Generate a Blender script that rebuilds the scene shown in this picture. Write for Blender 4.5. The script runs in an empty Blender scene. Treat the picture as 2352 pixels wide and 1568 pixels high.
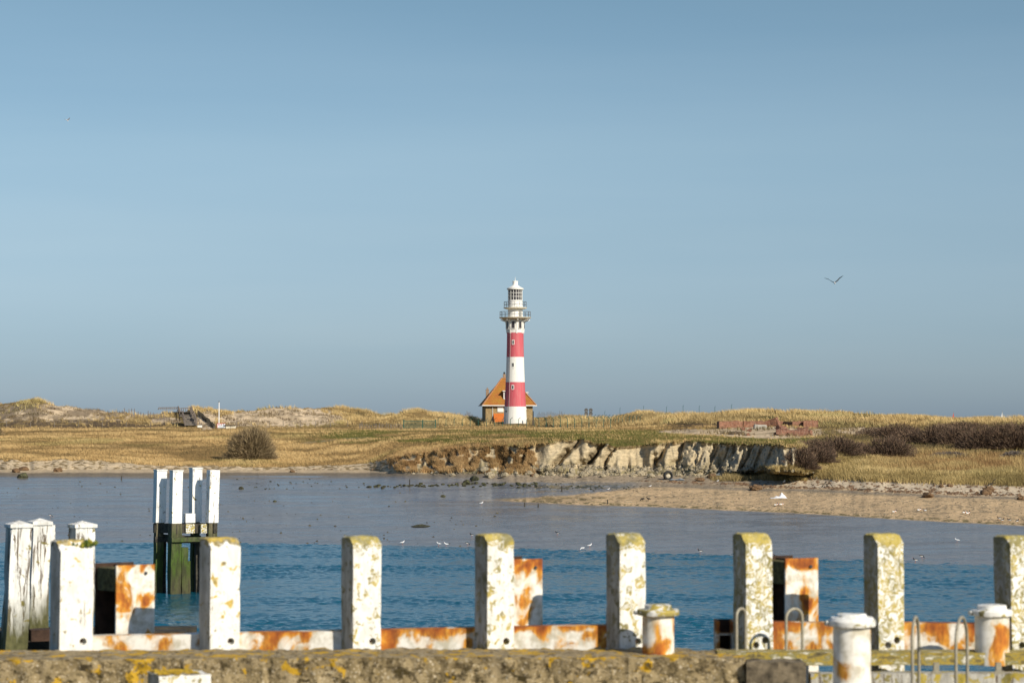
import bpy, bmesh, math, random
import numpy as np
from mathutils import Vector, Matrix, noise as mnoise
random.seed(7); rng = np.random.default_rng(7)
R = math.radians
C = bpy.data.collections.new("scene"); bpy.context.scene.collection.children.link(C)
S = bpy.context.scene

# ------------------------------------------------------------------ camera, sky, sun, exposure
W0, CX, CY, F, HOR, H = 2352.0, 1176.0, 784.0, 5512.0, 980.0, 9.0
PITCH = math.atan((HOR - CY) / F)
cam_d = bpy.data.cameras.new("camera"); cam = bpy.data.objects.new("camera", cam_d); C.objects.link(cam)
cam.location = (0, 0, H); cam.rotation_euler = (math.pi / 2 + PITCH, 0, 0)
cam_d.sensor_width = 36; cam_d.sensor_fit = 'HORIZONTAL'; cam_d.lens = F / W0 * 36
cam_d.clip_start = 0.5; cam_d.clip_end = 60000
cam_d.dof.use_dof = True; cam_d.dof.focus_distance = 330; cam_d.dof.aperture_fstop = 3.3
S.camera = cam
SUN_AZ, SUN_EL = 40.0, 31.0          # azimuth measured from behind the camera towards the right
sd = Vector((math.sin(R(SUN_AZ)) * math.cos(R(SUN_EL)), -math.cos(R(SUN_AZ)) * math.cos(R(SUN_EL)), math.sin(R(SUN_EL))))
sl = bpy.data.lights.new("sun", 'SUN'); sl.energy = 4.9; sl.angle = R(0.5); sl.color = (1.0, 0.91, 0.76)
so = bpy.data.objects.new("sun", sl); C.objects.link(so); so.rotation_euler = sd.to_track_quat('Z', 'Y').to_euler(); so.location = (30, -30, 60)
w = bpy.data.worlds.new("World"); S.world = w; w.use_nodes = True
nt = w.node_tree; bg = nt.nodes['Background']
sky = nt.nodes.new('ShaderNodeTexSky'); sky.sky_type = 'NISHITA'; sky.sun_disc = False
sky.sun_elevation = R(SUN_EL); sky.sun_rotation = R(180 - SUN_AZ); sky.altitude = 0
sky.air_density = 1.0; sky.dust_density = 0.6; sky.ozone_density = 2.0
tcw = nt.nodes.new('ShaderNodeTexCoord'); sxw = nt.nodes.new('ShaderNodeSeparateXYZ')
nt.links.new(tcw.outputs['Generated'], sxw.inputs[0])
rw = nt.nodes.new('ShaderNodeValToRGB'); nt.links.new(sxw.outputs['Z'], rw.inputs[0])
SKYR = [(0.0, (0.49, 0.66, 1.08)), (0.03, (0.545, 0.685, 1.0)), (0.08, (0.70, 0.775, 0.915)), (0.115, (0.78, 0.84, 0.90)), (0.18, (0.69, 0.785, 0.79)), (0.45, (0.76, 0.88, 0.98)), (1.0, (0.6, 0.7, 0.85))]
el = rw.color_ramp.elements
while len(el) < len(SKYR): el.new(0.5)
for e_, (p_, c_) in zip(el, SKYR): e_.position = p_; e_.color = (*c_, 1)
mxw = nt.nodes.new('ShaderNodeMix'); mxw.data_type = 'RGBA'; mxw.blend_type = 'MULTIPLY'; mxw.inputs['Factor'].default_value = 1
nt.links.new(sky.outputs[0], mxw.inputs['A']); nt.links.new(rw.outputs[0], mxw.inputs['B'])
mpw = nt.nodes.new('ShaderNodeMapping'); mpw.inputs['Scale'].default_value = (1.5, 1.5, 16); mpw.inputs['Rotation'].default_value = (0, R(5), 0); nt.links.new(tcw.outputs['Generated'], mpw.inputs[0])
nzw = nt.nodes.new('ShaderNodeTexNoise'); nzw.inputs['Scale'].default_value = 2.2; nzw.inputs['Detail'].default_value = 4; nt.links.new(mpw.outputs[0], nzw.inputs['Vector'])
rz = nt.nodes.new('ShaderNodeValToRGB'); nt.links.new(nzw.outputs['Fac'], rz.inputs[0]); rz.color_ramp.elements[0].position = 0.35; rz.color_ramp.elements[0].color = (0.975, 0.985, 0.99, 1); rz.color_ramp.elements[1].position = 0.7; rz.color_ramp.elements[1].color = (1.055, 1.03, 1.015, 1)
mx2 = nt.nodes.new('ShaderNodeMix'); mx2.data_type = 'RGBA'; mx2.blend_type = 'MULTIPLY'; mx2.inputs['Factor'].default_value = 1
nt.links.new(mxw.outputs['Result'], mx2.inputs['A']); nt.links.new(rz.outputs[0], mx2.inputs['B'])
nt.links.new(mx2.outputs['Result'], bg.inputs['Color']); bg.inputs['Strength'].default_value = 0.092
S.view_settings.view_transform = 'Standard'; S.view_settings.look = 'None'; S.view_settings.exposure = 0.12; S.view_settings.gamma = 1
S.render.resolution_x = 1024; S.render.resolution_y = 682

# ------------------------------------------------------------------ helpers
def at(px, py, Y):
    b = (CY - py) / F
    dy = math.cos(PITCH) - b * math.sin(PITCH); dz = math.sin(PITCH) + b * math.cos(PITCH)
    return Vector(((px - CX) / F * Y / dy, Y, H + dz / dy * Y))
def atn(px, py, Y):
    b = (CY - py) / F
    dy = math.cos(PITCH) - b * math.sin(PITCH); dz = math.sin(PITCH) + b * math.cos(PITCH)
    return (px - CX) / F * Y / dy, H + dz / dy * Y
def Yof(py, z):
    b = (CY - py) / F
    return (z - H) * (math.cos(PITCH) - b * math.sin(PITCH)) / (math.sin(PITCH) + b * math.cos(PITCH))

def tag(o, label=None, cat=None, group=None, kind=None):
    if label: o['label'] = label
    if cat: o['category'] = cat
    if group: o['group'] = group
    if kind or label: o['kind'] = kind or 'thing'
    return o
def thing(name, label, cat, loc=(0, 0, 0), rz=0, group=None, kind=None):
    o = bpy.data.objects.new(name, None); C.objects.link(o); o.location = loc; o.rotation_euler = (0, 0, rz)
    o.empty_display_size = 0.2
    return tag(o, label, cat, group, kind)
def children(o): return [c for c in o.children]
def copy_tree(o, parent=None):
    c = o.copy(); C.objects.link(c)
    if parent: c.parent = parent
    for ch in children(o): copy_tree(ch, c)
    return c

class MB:
    def __init__(s): s.v = []; s.f = []; s.c = []; s.col = (0.5, 0.5, 0.5)
    def add(s, vs, fs):
        n = len(s.v); s.v += [tuple(v) for v in vs]
        for f in fs: s.f.append(tuple(i + n for i in f)); s.c.append(s.col)
        return s
    def box(s, c, size, rz=0, M=None):
        hx, hy, hz = size[0] / 2, size[1] / 2, size[2] / 2
        vs = [Vector((x, y, z)) for z in (-hz, hz) for x, y in ((-hx, -hy), (hx, -hy), (hx, hy), (-hx, hy))]
        m = M if M else Matrix.Rotation(rz, 3, 'Z')
        vs = [m @ v + Vector(c) for v in vs]
        return s.add(vs, [(3, 2, 1, 0), (4, 5, 6, 7), (0, 1, 5, 4), (1, 2, 6, 5), (2, 3, 7, 6), (3, 0, 4, 7)])
    def beam(s, a, b, w, h=None, up=(0, 0, 1)):
        a = Vector(a); b = Vector(b); h = h or w; d = (b - a); L = d.length; d.normalize(); up = Vector(up)
        if abs(d.dot(up)) > 0.98: up = Vector((0, 1, 0))
        sx = d.cross(up).normalized(); sz = sx.cross(d).normalized()
        vs = [p + sx * (i * w / 2) + sz * (j * h / 2) for p in (a, b) for i, j in ((-1, -1), (1, -1), (1, 1), (-1, 1))]
        return s.add(vs, [(0, 1, 2, 3), (7, 6, 5, 4), (4, 5, 1, 0), (5, 6, 2, 1), (6, 7, 3, 2), (7, 4, 0, 3)])
    def tube(s, pts, r, n=8, cap=True):
        pts = [Vector(p) for p in pts]; rs = r if isinstance(r, (list, tuple)) else [r] * len(pts)
        vs = []; fs = []; ref = None
        for i, p in enumerate(pts):
            d = (pts[min(i + 1, len(pts) - 1)] - pts[max(i - 1, 0)]).normalized()
            if ref is None: ref = Vector((0, 0, 1)) if abs(d.z) < 0.9 else Vector((1, 0, 0))
            sx = d.cross(ref).normalized(); ref = sx.cross(d).normalized()
            for k in range(n):
                a = 2 * math.pi * k / n; vs.append(p + (sx * math.cos(a) + ref * math.sin(a)) * rs[i])
        for i in range(len(pts) - 1):
            for k in range(n):
                k2 = (k + 1) % n; fs.append((i * n + k, i * n + k2, (i + 1) * n + k2, (i + 1) * n + k))
        if cap: fs.append(tuple(range(n - 1, -1, -1))); fs.append(tuple((len(pts) - 1) * n + k for k in range(n)))
        return s.add(vs, fs)
    def lathe(s, prof, n=32, c=(0, 0, 0), a0=0, a1=2 * math.pi, cap=True):
        full = abs(a1 - a0 - 2 * math.pi) < 1e-6; m = n if full else n + 1; vs = []; fs = []
        for (r, z) in prof:
            for k in range(m):
                a = a0 + (a1 - a0) * k / n; vs.append((c[0] + r * math.cos(a), c[1] + r * math.sin(a), c[2] + z))
        for i in range(len(prof) - 1):
            for k in range(n):
                k2 = (k + 1) % m; fs.append((i * m + k, i * m + k2, (i + 1) * m + k2, (i + 1) * m + k))
        if full and cap:
            fs.append(tuple(range(m - 1, -1, -1))); fs.append(tuple((len(prof) - 1) * m + k for k in range(m)))
        return s.add(vs, fs)
    def warp(s, fn): s.v = [tuple(fn(Vector(v))) for v in s.v]; return s
    def build(s, name, mat, parent=None, smooth=False, bevel=0, loc=None):
        me = bpy.data.meshes.new(name); me.from_pydata(s.v, [], s.f); me.update()
        at_ = me.attributes.new('Col', 'FLOAT_COLOR', 'FACE')
        at_.data.foreach_set('color', np.array([(*c, 1) for c in s.c], dtype=np.float32).ravel())
        o = bpy.data.objects.new(name, me); C.objects.link(o); me.materials.append(mat)
        if parent: o.parent = parent
        if loc: o.location = loc
        if smooth:
            me.polygons.foreach_set('use_smooth', [True] * len(me.polygons))
            me.set_sharp_from_angle(angle=R(35))
        if bevel:
            b = o.modifiers.new('b', 'BEVEL'); b.width = bevel; b.segments = 2; b.limit_method = 'ANGLE'; b.angle_limit = R(40)
        return o

def sub_box(w, d, h, nx, ny, nz, z0=0):
    """box surface with subdivisions, base at z0"""
    vs = []; idx = {}; fs = []
    def vid(i, j, k):
        if (i, j, k) not in idx:
            idx[(i, j, k)] = len(vs); vs.append(Vector((-w / 2 + w * i / nx, -d / 2 + d * j / ny, z0 + h * k / nz)))
        return idx[(i, j, k)]
    for i in range(nx):
        for k in range(nz):
            fs.append((vid(i, 0, k), vid(i + 1, 0, k), vid(i + 1, 0, k + 1), vid(i, 0, k + 1)))
            fs.append((vid(i, ny, k + 1), vid(i + 1, ny, k + 1), vid(i + 1, ny, k), vid(i, ny, k)))
    for j in range(ny):
        for k in range(nz):
            fs.append((vid(0, j, k + 1), vid(0, j + 1, k + 1), vid(0, j + 1, k), vid(0, j, k)))
            fs.append((vid(nx, j, k), vid(nx, j + 1, k), vid(nx, j + 1, k + 1), vid(nx, j, k + 1)))
    for i in range(nx):
        for j in range(ny):
            fs.append((vid(i, j, nz), vid(i + 1, j, nz), vid(i + 1, j + 1, nz), vid(i, j + 1, nz)))
            fs.append((vid(i, j + 1, 0), vid(i + 1, j + 1, 0), vid(i + 1, j, 0), vid(i, j, 0)))
    return vs, fs

# ---- numpy value noise
_G = rng.random((256, 256))
def vn(x, y):
    xi = np.floor(x).astype(int); yi = np.floor(y).astype(int); fx = x - xi; fy = y - yi
    fx = fx * fx * (3 - 2 * fx); fy = fy * fy * (3 - 2 * fy)
    a = _G[xi & 255, yi & 255]; b = _G[(xi + 1) & 255, yi & 255]; c = _G[xi & 255, (yi + 1) & 255]; d = _G[(xi + 1) & 255, (yi + 1) & 255]
    return (a * (1 - fx) + b * fx) * (1 - fy) + (c * (1 - fx) + d * fx) * fy
def fbm(x, y, o=4):
    s = 0; a = 0.5; t = 0
    for k in range(o): s = s + a * vn(x * 2 ** k + 17.3 * k, y * 2 ** k + 5.1 * k); t += a; a *= 0.5
    return s / t
def sst(e0, e1, x): t = np.clip((x - e0) / (e1 - e0), 0, 1); return t * t * (3 - 2 * t)
def mix(a, b, t): t = np.asarray(t)[..., None]; return a * (1 - t) + np.array(b) * t

# ------------------------------------------------------------------ material tools
class NT:
    def __init__(s, name):
        s.m = bpy.data.materials.new(name); s.m.use_nodes = True; s.t = s.m.node_tree; s.b = s.t.nodes['Principled BSDF']
        s.b.inputs['Specular IOR Level'].default_value = 0.3
    def n(s, t, **k):
        nd = s.t.nodes.new(t)
        for a, v in k.items(): setattr(nd, a, v)
        return nd
    def l(s, a, b): s.t.links.new(a, b)
    def pos(s, scale=(1, 1, 1), obj=False):
        if obj: src = s.n('ShaderNodeTexCoord').outputs['Object']
        else: src = s.n('ShaderNodeNewGeometry').outputs['Position']
        mp = s.n('ShaderNodeMapping'); s.l(src, mp.inputs[0]); mp.inputs['Scale'].default_value = scale; return mp.outputs[0]
    def noise(s, vec, scale, detail=4, rough=0.55, dist=0):
        nd = s.n('ShaderNodeTexNoise'); s.l(vec, nd.inputs['Vector']); nd.inputs['Scale'].default_value = scale
        nd.inputs['Detail'].default_value = detail; nd.inputs['Roughness'].default_value = rough; nd.inputs['Distortion'].default_value = dist
        return nd.outputs['Fac']
    def vor(s, vec, scale, feature='F1', out='Distance'):
        nd = s.n('ShaderNodeTexVoronoi'); nd.feature = feature; s.l(vec, nd.inputs['Vector']); nd.inputs['Scale'].default_value = scale
        return nd.outputs[out]
    def ramp(s, fac, stops, col=False, interp='LINEAR'):
        nd = s.n('ShaderNodeValToRGB'); s.l(fac, nd.inputs[0]); nd.color_ramp.interpolation = interp; e = nd.color_ramp.elements
        while len(e) < len(stops): e.new(0.5)
        for x, (p, c) in zip(e, stops):
            x.position = p; x.color = (*c, 1) if isinstance(c, tuple) else (c, c, c, 1)
        return nd.outputs[0]
    def math(s, op, a, b=None, c=None):
        nd = s.n('ShaderNodeMath', operation=op)
        for i, v in enumerate((a, b, c)):
            if v is None: continue
            if isinstance(v, (int, float)): nd.inputs[i].default_value = v
            else: s.l(v, nd.inputs[i])
        return nd.outputs[0]
    def mix(s, fac, a, b, mode='MIX'):
        nd = s.n('ShaderNodeMix', data_type='RGBA', blend_type=mode)
        for key, v in (('Factor', fac), ('A', a), ('B', b)):
            if isinstance(v, (int, float)): nd.inputs[key].default_value = v
            elif isinstance(v, tuple): nd.inputs[key].default_value = (*v, 1)
            else: s.l(v, nd.inputs[key])
        return nd.outputs['Result']
    def z(s, obj=False):
        sp = s.n('ShaderNodeSeparateXYZ'); s.l(s.pos(obj=obj), sp.inputs[0]); return sp.outputs['Z']
    def bump(s, h, strength=0.5, dist=0.01):
        nd = s.n('ShaderNodeBump'); nd.inputs['Strength'].default_value = strength; nd.inputs['Distance'].default_value = dist
        s.l(h, nd.inputs['Height']); s.l(nd.outputs[0], s.b.inputs['Normal'])
    def col(s, c):
        if isinstance(c, tuple): s.b.inputs['Base Color'].default_value = (*c, 1)
        else: s.l(c, s.b.inputs['Base Color'])
    def rough(s, r):
        if isinstance(r, (int, float)): s.b.inputs['Roughness'].default_value = r
        else: s.l(r, s.b.inputs['Roughness'])

def mat_plain(name, c, rough=0.7, var=0.15, scale=6, metal=0, bump=0.2):
    m = NT(name); v = m.pos(); n = m.noise(v, scale, 5)
    m.col(m.mix(m.ramp(n, [(0.3, 0.0), (0.7, 1.0)]), tuple(x * (1 - var) for x in c), tuple(min(1, x * (1 + var)) for x in c)))
    m.rough(rough); m.b.inputs['Metallic'].default_value = metal
    if bump: m.bump(m.noise(v, scale * 4, 4), bump, 0.01)
    return m.m
def mat_vcol(name, rough=0.85, noise=0.25, scale=3.0):
    m = NT(name); a = m.n('ShaderNodeAttribute', attribute_name='Col'); v = m.pos()
    g = m.ramp(m.noise(v, scale, 4), [(0.25, 1 - noise), (0.75, 1 + noise)])
    m.col(m.mix(1.0, a.outputs['Color'], g, 'MULTIPLY')); m.rough(rough); return m.m

def mat_paintwood(name, lichen=0.5, dirt=0.4, peel=0.1, sc=1.0, base=(0.85, 0.84, 0.79), lcol=(0.18, 0.15, 0.025), side=0.0, ztop=None, algae=None, yelc=(0.40, 0.30, 0.02), sidec=(0.115, 0.11, 0.06)):
    """weathered white paint on timber; lichen patches, dirt streaks, peeled bare wood; ztop: height above which lichen thickens; algae: (z_low, z_high) green below"""
    m = NT(name); v = m.pos(); vs = m.pos((1, 1, 0.22))
    streak = m.noise(vs, 26 * sc, 6, 0.65)
    c = m.mix(m.ramp(streak, [(0.36, 0.0), (0.62, 1.0)]), tuple(x * (1 - dirt * 0.5) for x in base), base)
    blot = m.noise(v, 7 * sc, 6, 0.62)
    c = m.mix(m.ramp(blot, [(0.34, dirt), (0.52, 0.0)]), c, (0.42, 0.41, 0.37))
    spk = m.noise(v, 60 * sc, 3, 0.5)
    c = m.mix(m.ramp(spk, [(0.66, 0.0), (0.72, 0.55 * dirt + 0.1)]), c, (0.16, 0.14, 0.11))
    pl = m.noise(m.pos((1, 1, 0.10)), 22 * sc, 7, 0.72, 0.6); lo = 0.33 + 0.16 * peel
    pf = m.ramp(pl, [(lo - 0.02, 1.0), (lo, 0.0)])
    c = m.mix(pf, c, m.mix(m.noise(vs, 40, 4), (0.09, 0.065, 0.05), (0.22, 0.18, 0.13)))
    ln = m.noise(v, 10.5 * sc, 4, 0.52, 0.6)
    if ztop is not None:
        zz = m.z(); up = m.ramp(m.math('MULTIPLY', m.math('SUBTRACT', zz, ztop - 0.13), 7.0), [(0.0, 0.0), (0.30, 0.03), (0.75, 0.22), (1.0, 0.32)])
        ln = m.math('ADD', ln, up)
    th = 0.67 - 0.20 * lichen
    lf = m.ramp(ln, [(th - 0.02, 0.0), (th + 0.02, 0.92)]) if ztop is None or lichen < 0.5 else m.ramp(ln, [(th - 0.015, 0.0), (th + 0.01, 0.95), (th + 0.06, 0.85), (th + 0.08, 0.25), (th + 0.115, 0.15), (th + 0.15, 0.9)])
    ring = m.noise(v, 30 * sc, 5, 0.6)
    lf = m.math('MULTIPLY', lf, m.ramp(ring, [(0.36, 0.75), (0.48, 1.0)]))
    yel = m.noise(v, 5 * sc, 3); lc = m.mix(m.ramp(yel, [(0.44, 0.0), (0.56, 1.0)]), lcol, yelc)
    c = m.mix(lf, c, lc)
    if ztop is not None: c = m.mix(m.math('MULTIPLY', m.ramp(m.noise(v, 24 * sc, 4, 0.55), [(0.60, 0.0), (0.635, 0.85)]), m.ramp(m.noise(v, 3.2, 3), [(0.42, 0.1), (0.58, min(1.0, 0.3 + lichen))])), c, lcol)
    if algae:
        zz = m.z(); t = m.math('DIVIDE', m.math('SUBTRACT', zz, algae[0]), algae[1] - algae[0])
        t = m.math('ADD', t, m.math('MULTIPLY', m.math('SUBTRACT', m.noise(vs, 9, 5), 0.5), 0.9))
        af = m.ramp(t, [(0.2, 1.0), (0.8, 0.0)])
        c = m.mix(af, c, m.mix(m.noise(v, 12, 5), (0.03, 0.035, 0.012), (0.16, 0.15, 0.06)))
    if side:   # grey-green algae on local -x, plus its shade put into the colour
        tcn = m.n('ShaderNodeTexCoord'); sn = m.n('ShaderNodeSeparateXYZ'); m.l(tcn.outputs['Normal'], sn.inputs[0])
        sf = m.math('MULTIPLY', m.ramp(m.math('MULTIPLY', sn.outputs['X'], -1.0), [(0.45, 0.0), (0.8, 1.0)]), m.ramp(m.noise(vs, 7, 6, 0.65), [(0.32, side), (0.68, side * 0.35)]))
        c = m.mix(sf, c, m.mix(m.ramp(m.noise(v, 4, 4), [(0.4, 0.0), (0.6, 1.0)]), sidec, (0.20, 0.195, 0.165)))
    m.col(c); m.rough(0.75)
    m.bump(m.math('ADD', m.math('MULTIPLY', streak, 0.6), m.math('SUBTRACT', spk, m.math('MULTIPLY', pf, 1.5))), 0.6, 0.006)
    return m.m

def mat_rust(name, amount=0.5, sc=1.0, topz=None):
    m = NT(name); v = m.pos(); n = m.noise(m.pos((1, 1, 0.8)), 5.2 * sc, 5, 0.5, 0.5); n2 = m.noise(m.pos((1, 1, 0.3)), 16 * sc, 6, 0.6)
    n = m.math('ADD', m.math('MULTIPLY', n, 0.86), m.math('MULTIPLY', n2, 0.14))
    if topz is not None:
        up = m.ramp(m.math('MULTIPLY', m.math('SUBTRACT', m.z(), topz - 0.10), 10.0), [(0.0, 0.0), (1.0, 0.11)]); n = m.math('ADD', n, up)
    t = 0.64 - 0.25 * amount
    f = m.ramp(n, [(t - 0.07, 0.0), (t - 0.02, 0.45), (t + 0.0, 0.8), (t + 0.01, 1.0)])
    rc = m.ramp(n, [(t - 0.06, (0.72, 0.47, 0.17)), (t + 0.02, (0.68, 0.32, 0.045)), (t + 0.07, (0.52, 0.18, 0.025)), (t + 0.13, (0.36, 0.10, 0.018)), (t + 0.22, (0.14, 0.045, 0.015))])
    rc = m.mix(m.ramp(m.noise(m.pos((1, 1, 0.25)), 30 * sc, 5, 0.7), [(0.35, 0.7), (0.6, 0.0)]), rc, (0.13, 0.04, 0.02))
    dirt = m.noise(v, 11 * sc, 6, 0.6); white = m.mix(m.ramp(dirt, [(0.36, 0.0), (0.56, 1.0)]), (0.50, 0.46, 0.36), (0.80, 0.77, 0.70))
    m.col(m.mix(f, white, rc)); m.rough(m.ramp(f, [(0, 0.5), (1, 0.9)])); m.bump(n2, 0.5, 0.006)
    return m.m

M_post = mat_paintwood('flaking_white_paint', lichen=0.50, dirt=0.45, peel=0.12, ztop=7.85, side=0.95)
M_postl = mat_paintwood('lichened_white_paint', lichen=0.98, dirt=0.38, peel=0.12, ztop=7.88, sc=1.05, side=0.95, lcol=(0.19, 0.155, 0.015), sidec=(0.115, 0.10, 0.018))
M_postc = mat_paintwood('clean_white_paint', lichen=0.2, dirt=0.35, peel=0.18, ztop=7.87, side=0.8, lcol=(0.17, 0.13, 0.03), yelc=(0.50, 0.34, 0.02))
M_gtim = mat_paintwood('worn_white_timber', lichen=0.55, dirt=0.9, peel=0.75, base=(0.50, 0.48, 0.42))
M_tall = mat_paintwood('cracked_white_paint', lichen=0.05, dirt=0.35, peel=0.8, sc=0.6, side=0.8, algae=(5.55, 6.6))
M_cap = mat_paintwood('cap_paint', lichen=0.0, dirt=0.5, peel=0.55, sc=0.6)
M_dolw = mat_paintwood('dolphin_white_paint', lichen=0.0, dirt=0.18, peel=0.35, sc=0.35, base=(0.82, 0.81, 0.78))
M_steel = mat_paintwood('bollard_paint', lichen=0.25, dirt=0.35, peel=0.0, sc=0.9)
M_bollr = mat_rust('rust_streaked_white_paint', 0.36, 0.6)
M_bollw = mat_rust('faintly_rusted_white_paint', -0.05, 0.7)
M_bollcap = mat_paintwood('mossy_cap_paint', lichen=1.0, dirt=0.8, peel=0.1, sc=1.2)
M_rust = mat_rust('rusting_steel_paint', 0.38, 0.75, topz=6.97)
M_rustb = mat_rust('rusting_pile_paint', 0.38, 0.9, topz=7.56)
M_rustshade = mat_plain('dark_rust_and_shade', (0.05, 0.028, 0.018), 0.9, 0.5, 9)
M_rail = mat_plain('galvanised_tube', (0.30, 0.275, 0.21), 0.5, 0.2, 30, 0.1)

def m_algae():
    m = NT('algae_timber'); v = m.pos(); vs = m.pos((1, 1, 0.25)); zz = m.z()
    g = m.noise(vs, 2.2, 6, 0.65); t = m.math('ADD', m.math('MULTIPLY', zz, 0.25), m.math('MULTIPLY', m.math('SUBTRACT', g, 0.5), 0.9))
    c = m.ramp(t, [(0.0, (0.07, 0.068, 0.03)), (0.28, (0.05, 0.075, 0.012)), (0.52, (0.055, 0.10, 0.012)), (0.72, (0.07, 0.085, 0.03)), (0.92, (0.13, 0.115, 0.065)), (1.0, (0.15, 0.13, 0.08))])
    sp = m.vor(v, 22); c = m.mix(m.ramp(sp, [(0.10, 0.45), (0.2, 0.0)]), c, (0.28, 0.26, 0.18))
    c = m.mix(m.ramp(m.noise(vs, 7, 5), [(0.4, 0.6), (0.55, 0.0)]), c, (0.025, 0.022, 0.014))
    m.col(c); m.rough(0.8); m.bump(m.noise(v, 14, 6), 0.8, 0.03); return m.m
M_algae = m_algae()
M_darkwood = mat_plain('dark_wood', (0.045, 0.04, 0.03), 0.8, 0.6, 5, bump=0.6)
M_greywood = mat_plain('grey_weathered_timber', (0.17, 0.14, 0.12), 0.85, 0.5, 4, bump=0.5)
M_vcol = mat_vcol('painted_surfaces', 0.7, 0.06, 5)
M_blade = mat_vcol('grass_blades', 0.9, 0.1, 0.4)
def m_twig():
    m = NT('bare_twigs'); a = m.n('ShaderNodeAttribute', attribute_name='Col'); m.col(a.outputs['Color']); m.rough(0.9); return m.m
M_twig = m_twig()

# ------------------------------------------------------------------ water
def make_water():
    m = NT('harbour_water'); v = m.pos((0.6, 1.0, 1.0))
    m.col((0.006, 0.083, 0.130)); m.rough(0.12); m.b.inputs['IOR'].default_value = 1.33; m.b.inputs['Specular IOR Level'].default_value = 0.5
    m.bump(m.noise(v, 5.0, 3, 0.6), 0.7, 0.06)
    px = np.arange(-420, 2780, 2.6); pys = np.concatenate([np.arange(1228, 1330, 0.5), np.arange(1330, 1800, 0.8)])
    Yw = np.array([Yof(p, 0.0) for p in pys])[:, None] * np.ones((1, len(px))); Xw = (px[None, :] - CX) / F * Yw
    wx = Xw + 1.5 * (fbm(Xw / 9, Yw / 9, 2) - .5)
    gust = 0.55 + 0.9 * sst(0.35, 0.65, fbm(Xw / 30 + 3, Yw / 7, 3))
    ru, rv = wx * .93 + Yw * .37, -wx * .37 + Yw * .93
    Zw = (0.07 * (fbm(wx / 3.0, Yw / 2.4, 2) - .5) + 0.13 * (fbm(ru / 0.95 + 50, rv / 0.55, 3) - .5) + 0.10 * (fbm(wx / .42 + 9, Yw / .36, 2) - .5)) * gust
    nr, nc = Xw.shape; co = np.stack([Xw, Yw, Zw], -1).reshape(-1, 3).astype(np.float32)
    a = np.arange(nr - 1)[:, None] * nc + np.arange(nc - 1)[None, :]; q = np.stack([a, a + nc, a + nc + 1, a + 1], -1).reshape(-1, 4).astype(np.int32)
    me = bpy.data.meshes.new('river_water'); me.vertices.add(len(co)); me.vertices.foreach_set('co', co.ravel()); me.loops.add(q.size); me.loops.foreach_set('vertex_index', q.ravel())
    me.polygons.add(len(q)); me.polygons.foreach_set('loop_start', np.arange(0, q.size, 4, dtype=np.int32)); me.polygons.foreach_set('loop_total', np.full(len(q), 4, np.int32)); me.update(calc_edges=True)
    me.polygons.foreach_set('use_smooth', np.ones(len(q), bool)); me.flip_normals() if me.polygons[0].normal.z < 0 else None
    me.materials.append(m.m); o = bpy.data.objects.new('river_water', me); C.objects.link(o); tag(o, kind='structure')
    mb = MB(); s = 15000; xs = [-s, -2000, -300, 300, 2000, s]; ys = [-400, 20, 400, 2000, 25000]
    for i in range(5):
        for j in range(4): mb.add([(xs[i], ys[j], -.3), (xs[i + 1], ys[j], -.3), (xs[i + 1], ys[j + 1], -.3), (xs[i], ys[j + 1], -.3)], [(0, 1, 2, 3)])
    tag(mb.build('sea_water', m.m), kind='structure')
make_water()

# ------------------------------------------------------------------ terrain
def I(px, pts):
    a = np.array(pts, dtype=float); return np.interp(px, a[:, 0], a[:, 1])
PX = np.arange(-560, 2920, 2.2); NC = len(PX)
gn = lambda s, k=0: fbm(PX / s + k, PX * 0 + k * 3.7, 3) - 0.5
L = []
p1 = I(PX, [(-560, 1243), (560, 1247), (1050, 1255), (1350, 1264), (1650, 1276), (2050, 1290), (2352, 1301), (2920, 1320)]) + 2.5 * gn(60, 1)
y1 = Yof(p1, 0.0); L.append((y1 - 14, np.full(NC, -1.2))); L.append((y1, np.full(NC, 0.0)))
p2 = I(PX, [(-560, 1150), (1100, 1150), (1130, 1149), (1200, 1152), (1350, 1160), (1500, 1163), (1650, 1170), (1830, 1178), (2050, 1191), (2352, 1207), (2920, 1235)]) + 2.0 * gn(45, 2)
z2 = I(PX, [(-560, 2.3), (1200, 2.2), (1600, 2.0), (2352, 1.5), (2920, 1.3)]); y2 = Yof(p2, z2); L.append((y2, z2))
p3 = I(PX, [(-560, 1078), (400, 1078), (560, 1080), (700, 1078), (850, 1080), (930, 1086), (1050, 1089), (1200, 1092), (1500, 1093), (1650, 1094), (1750, 1095), (1830, 1098), (1900, 1102), (2050, 1108), (2200, 1113), (2352, 1118), (2920, 1135)]) + 1.5 * gn(30, 3)
z3 = I(PX, [(-560, 4.4), (900, 4.4), (1200, 4.3), (1800, 4.3), (2352, 3.8), (2920, 3.6)]); y3 = Yof(p3, z3); L.append((y3, z3))
p4 = I(PX, [(-560, 1056), (0, 1057), (100, 1058), (170, 1055), (250, 1060), (330, 1067), (400, 1069), (560, 1072), (700, 1071), (800, 1068), (850, 1062), (930, 1046), (1000, 1036), (1050, 1031), (1130, 1023), (1200, 1024), (1240, 1019), (1280, 1009), (1342, 1005), (1363, 1015), (1398, 1016), (1415, 1026), (1456, 1022), (1519, 1015), (1592, 1011), (1657, 1015), (1770, 1018), (1826, 1022), (1900, 1045), (2050, 1060), (2200, 1064), (2352, 1066), (2920, 1075)]) + 1.2 * gn(14, 4)
d4 = I(PX, [(-560, 4), (800, 5), (900, 5), (1200, 4.0), (1800, 4.0), (1880, 14), (2050, 18), (2920, 18)])
y4 = y3 + d4; z4 = atn(PX, p4, y4)[1]; L.append((y4, z4))
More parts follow.
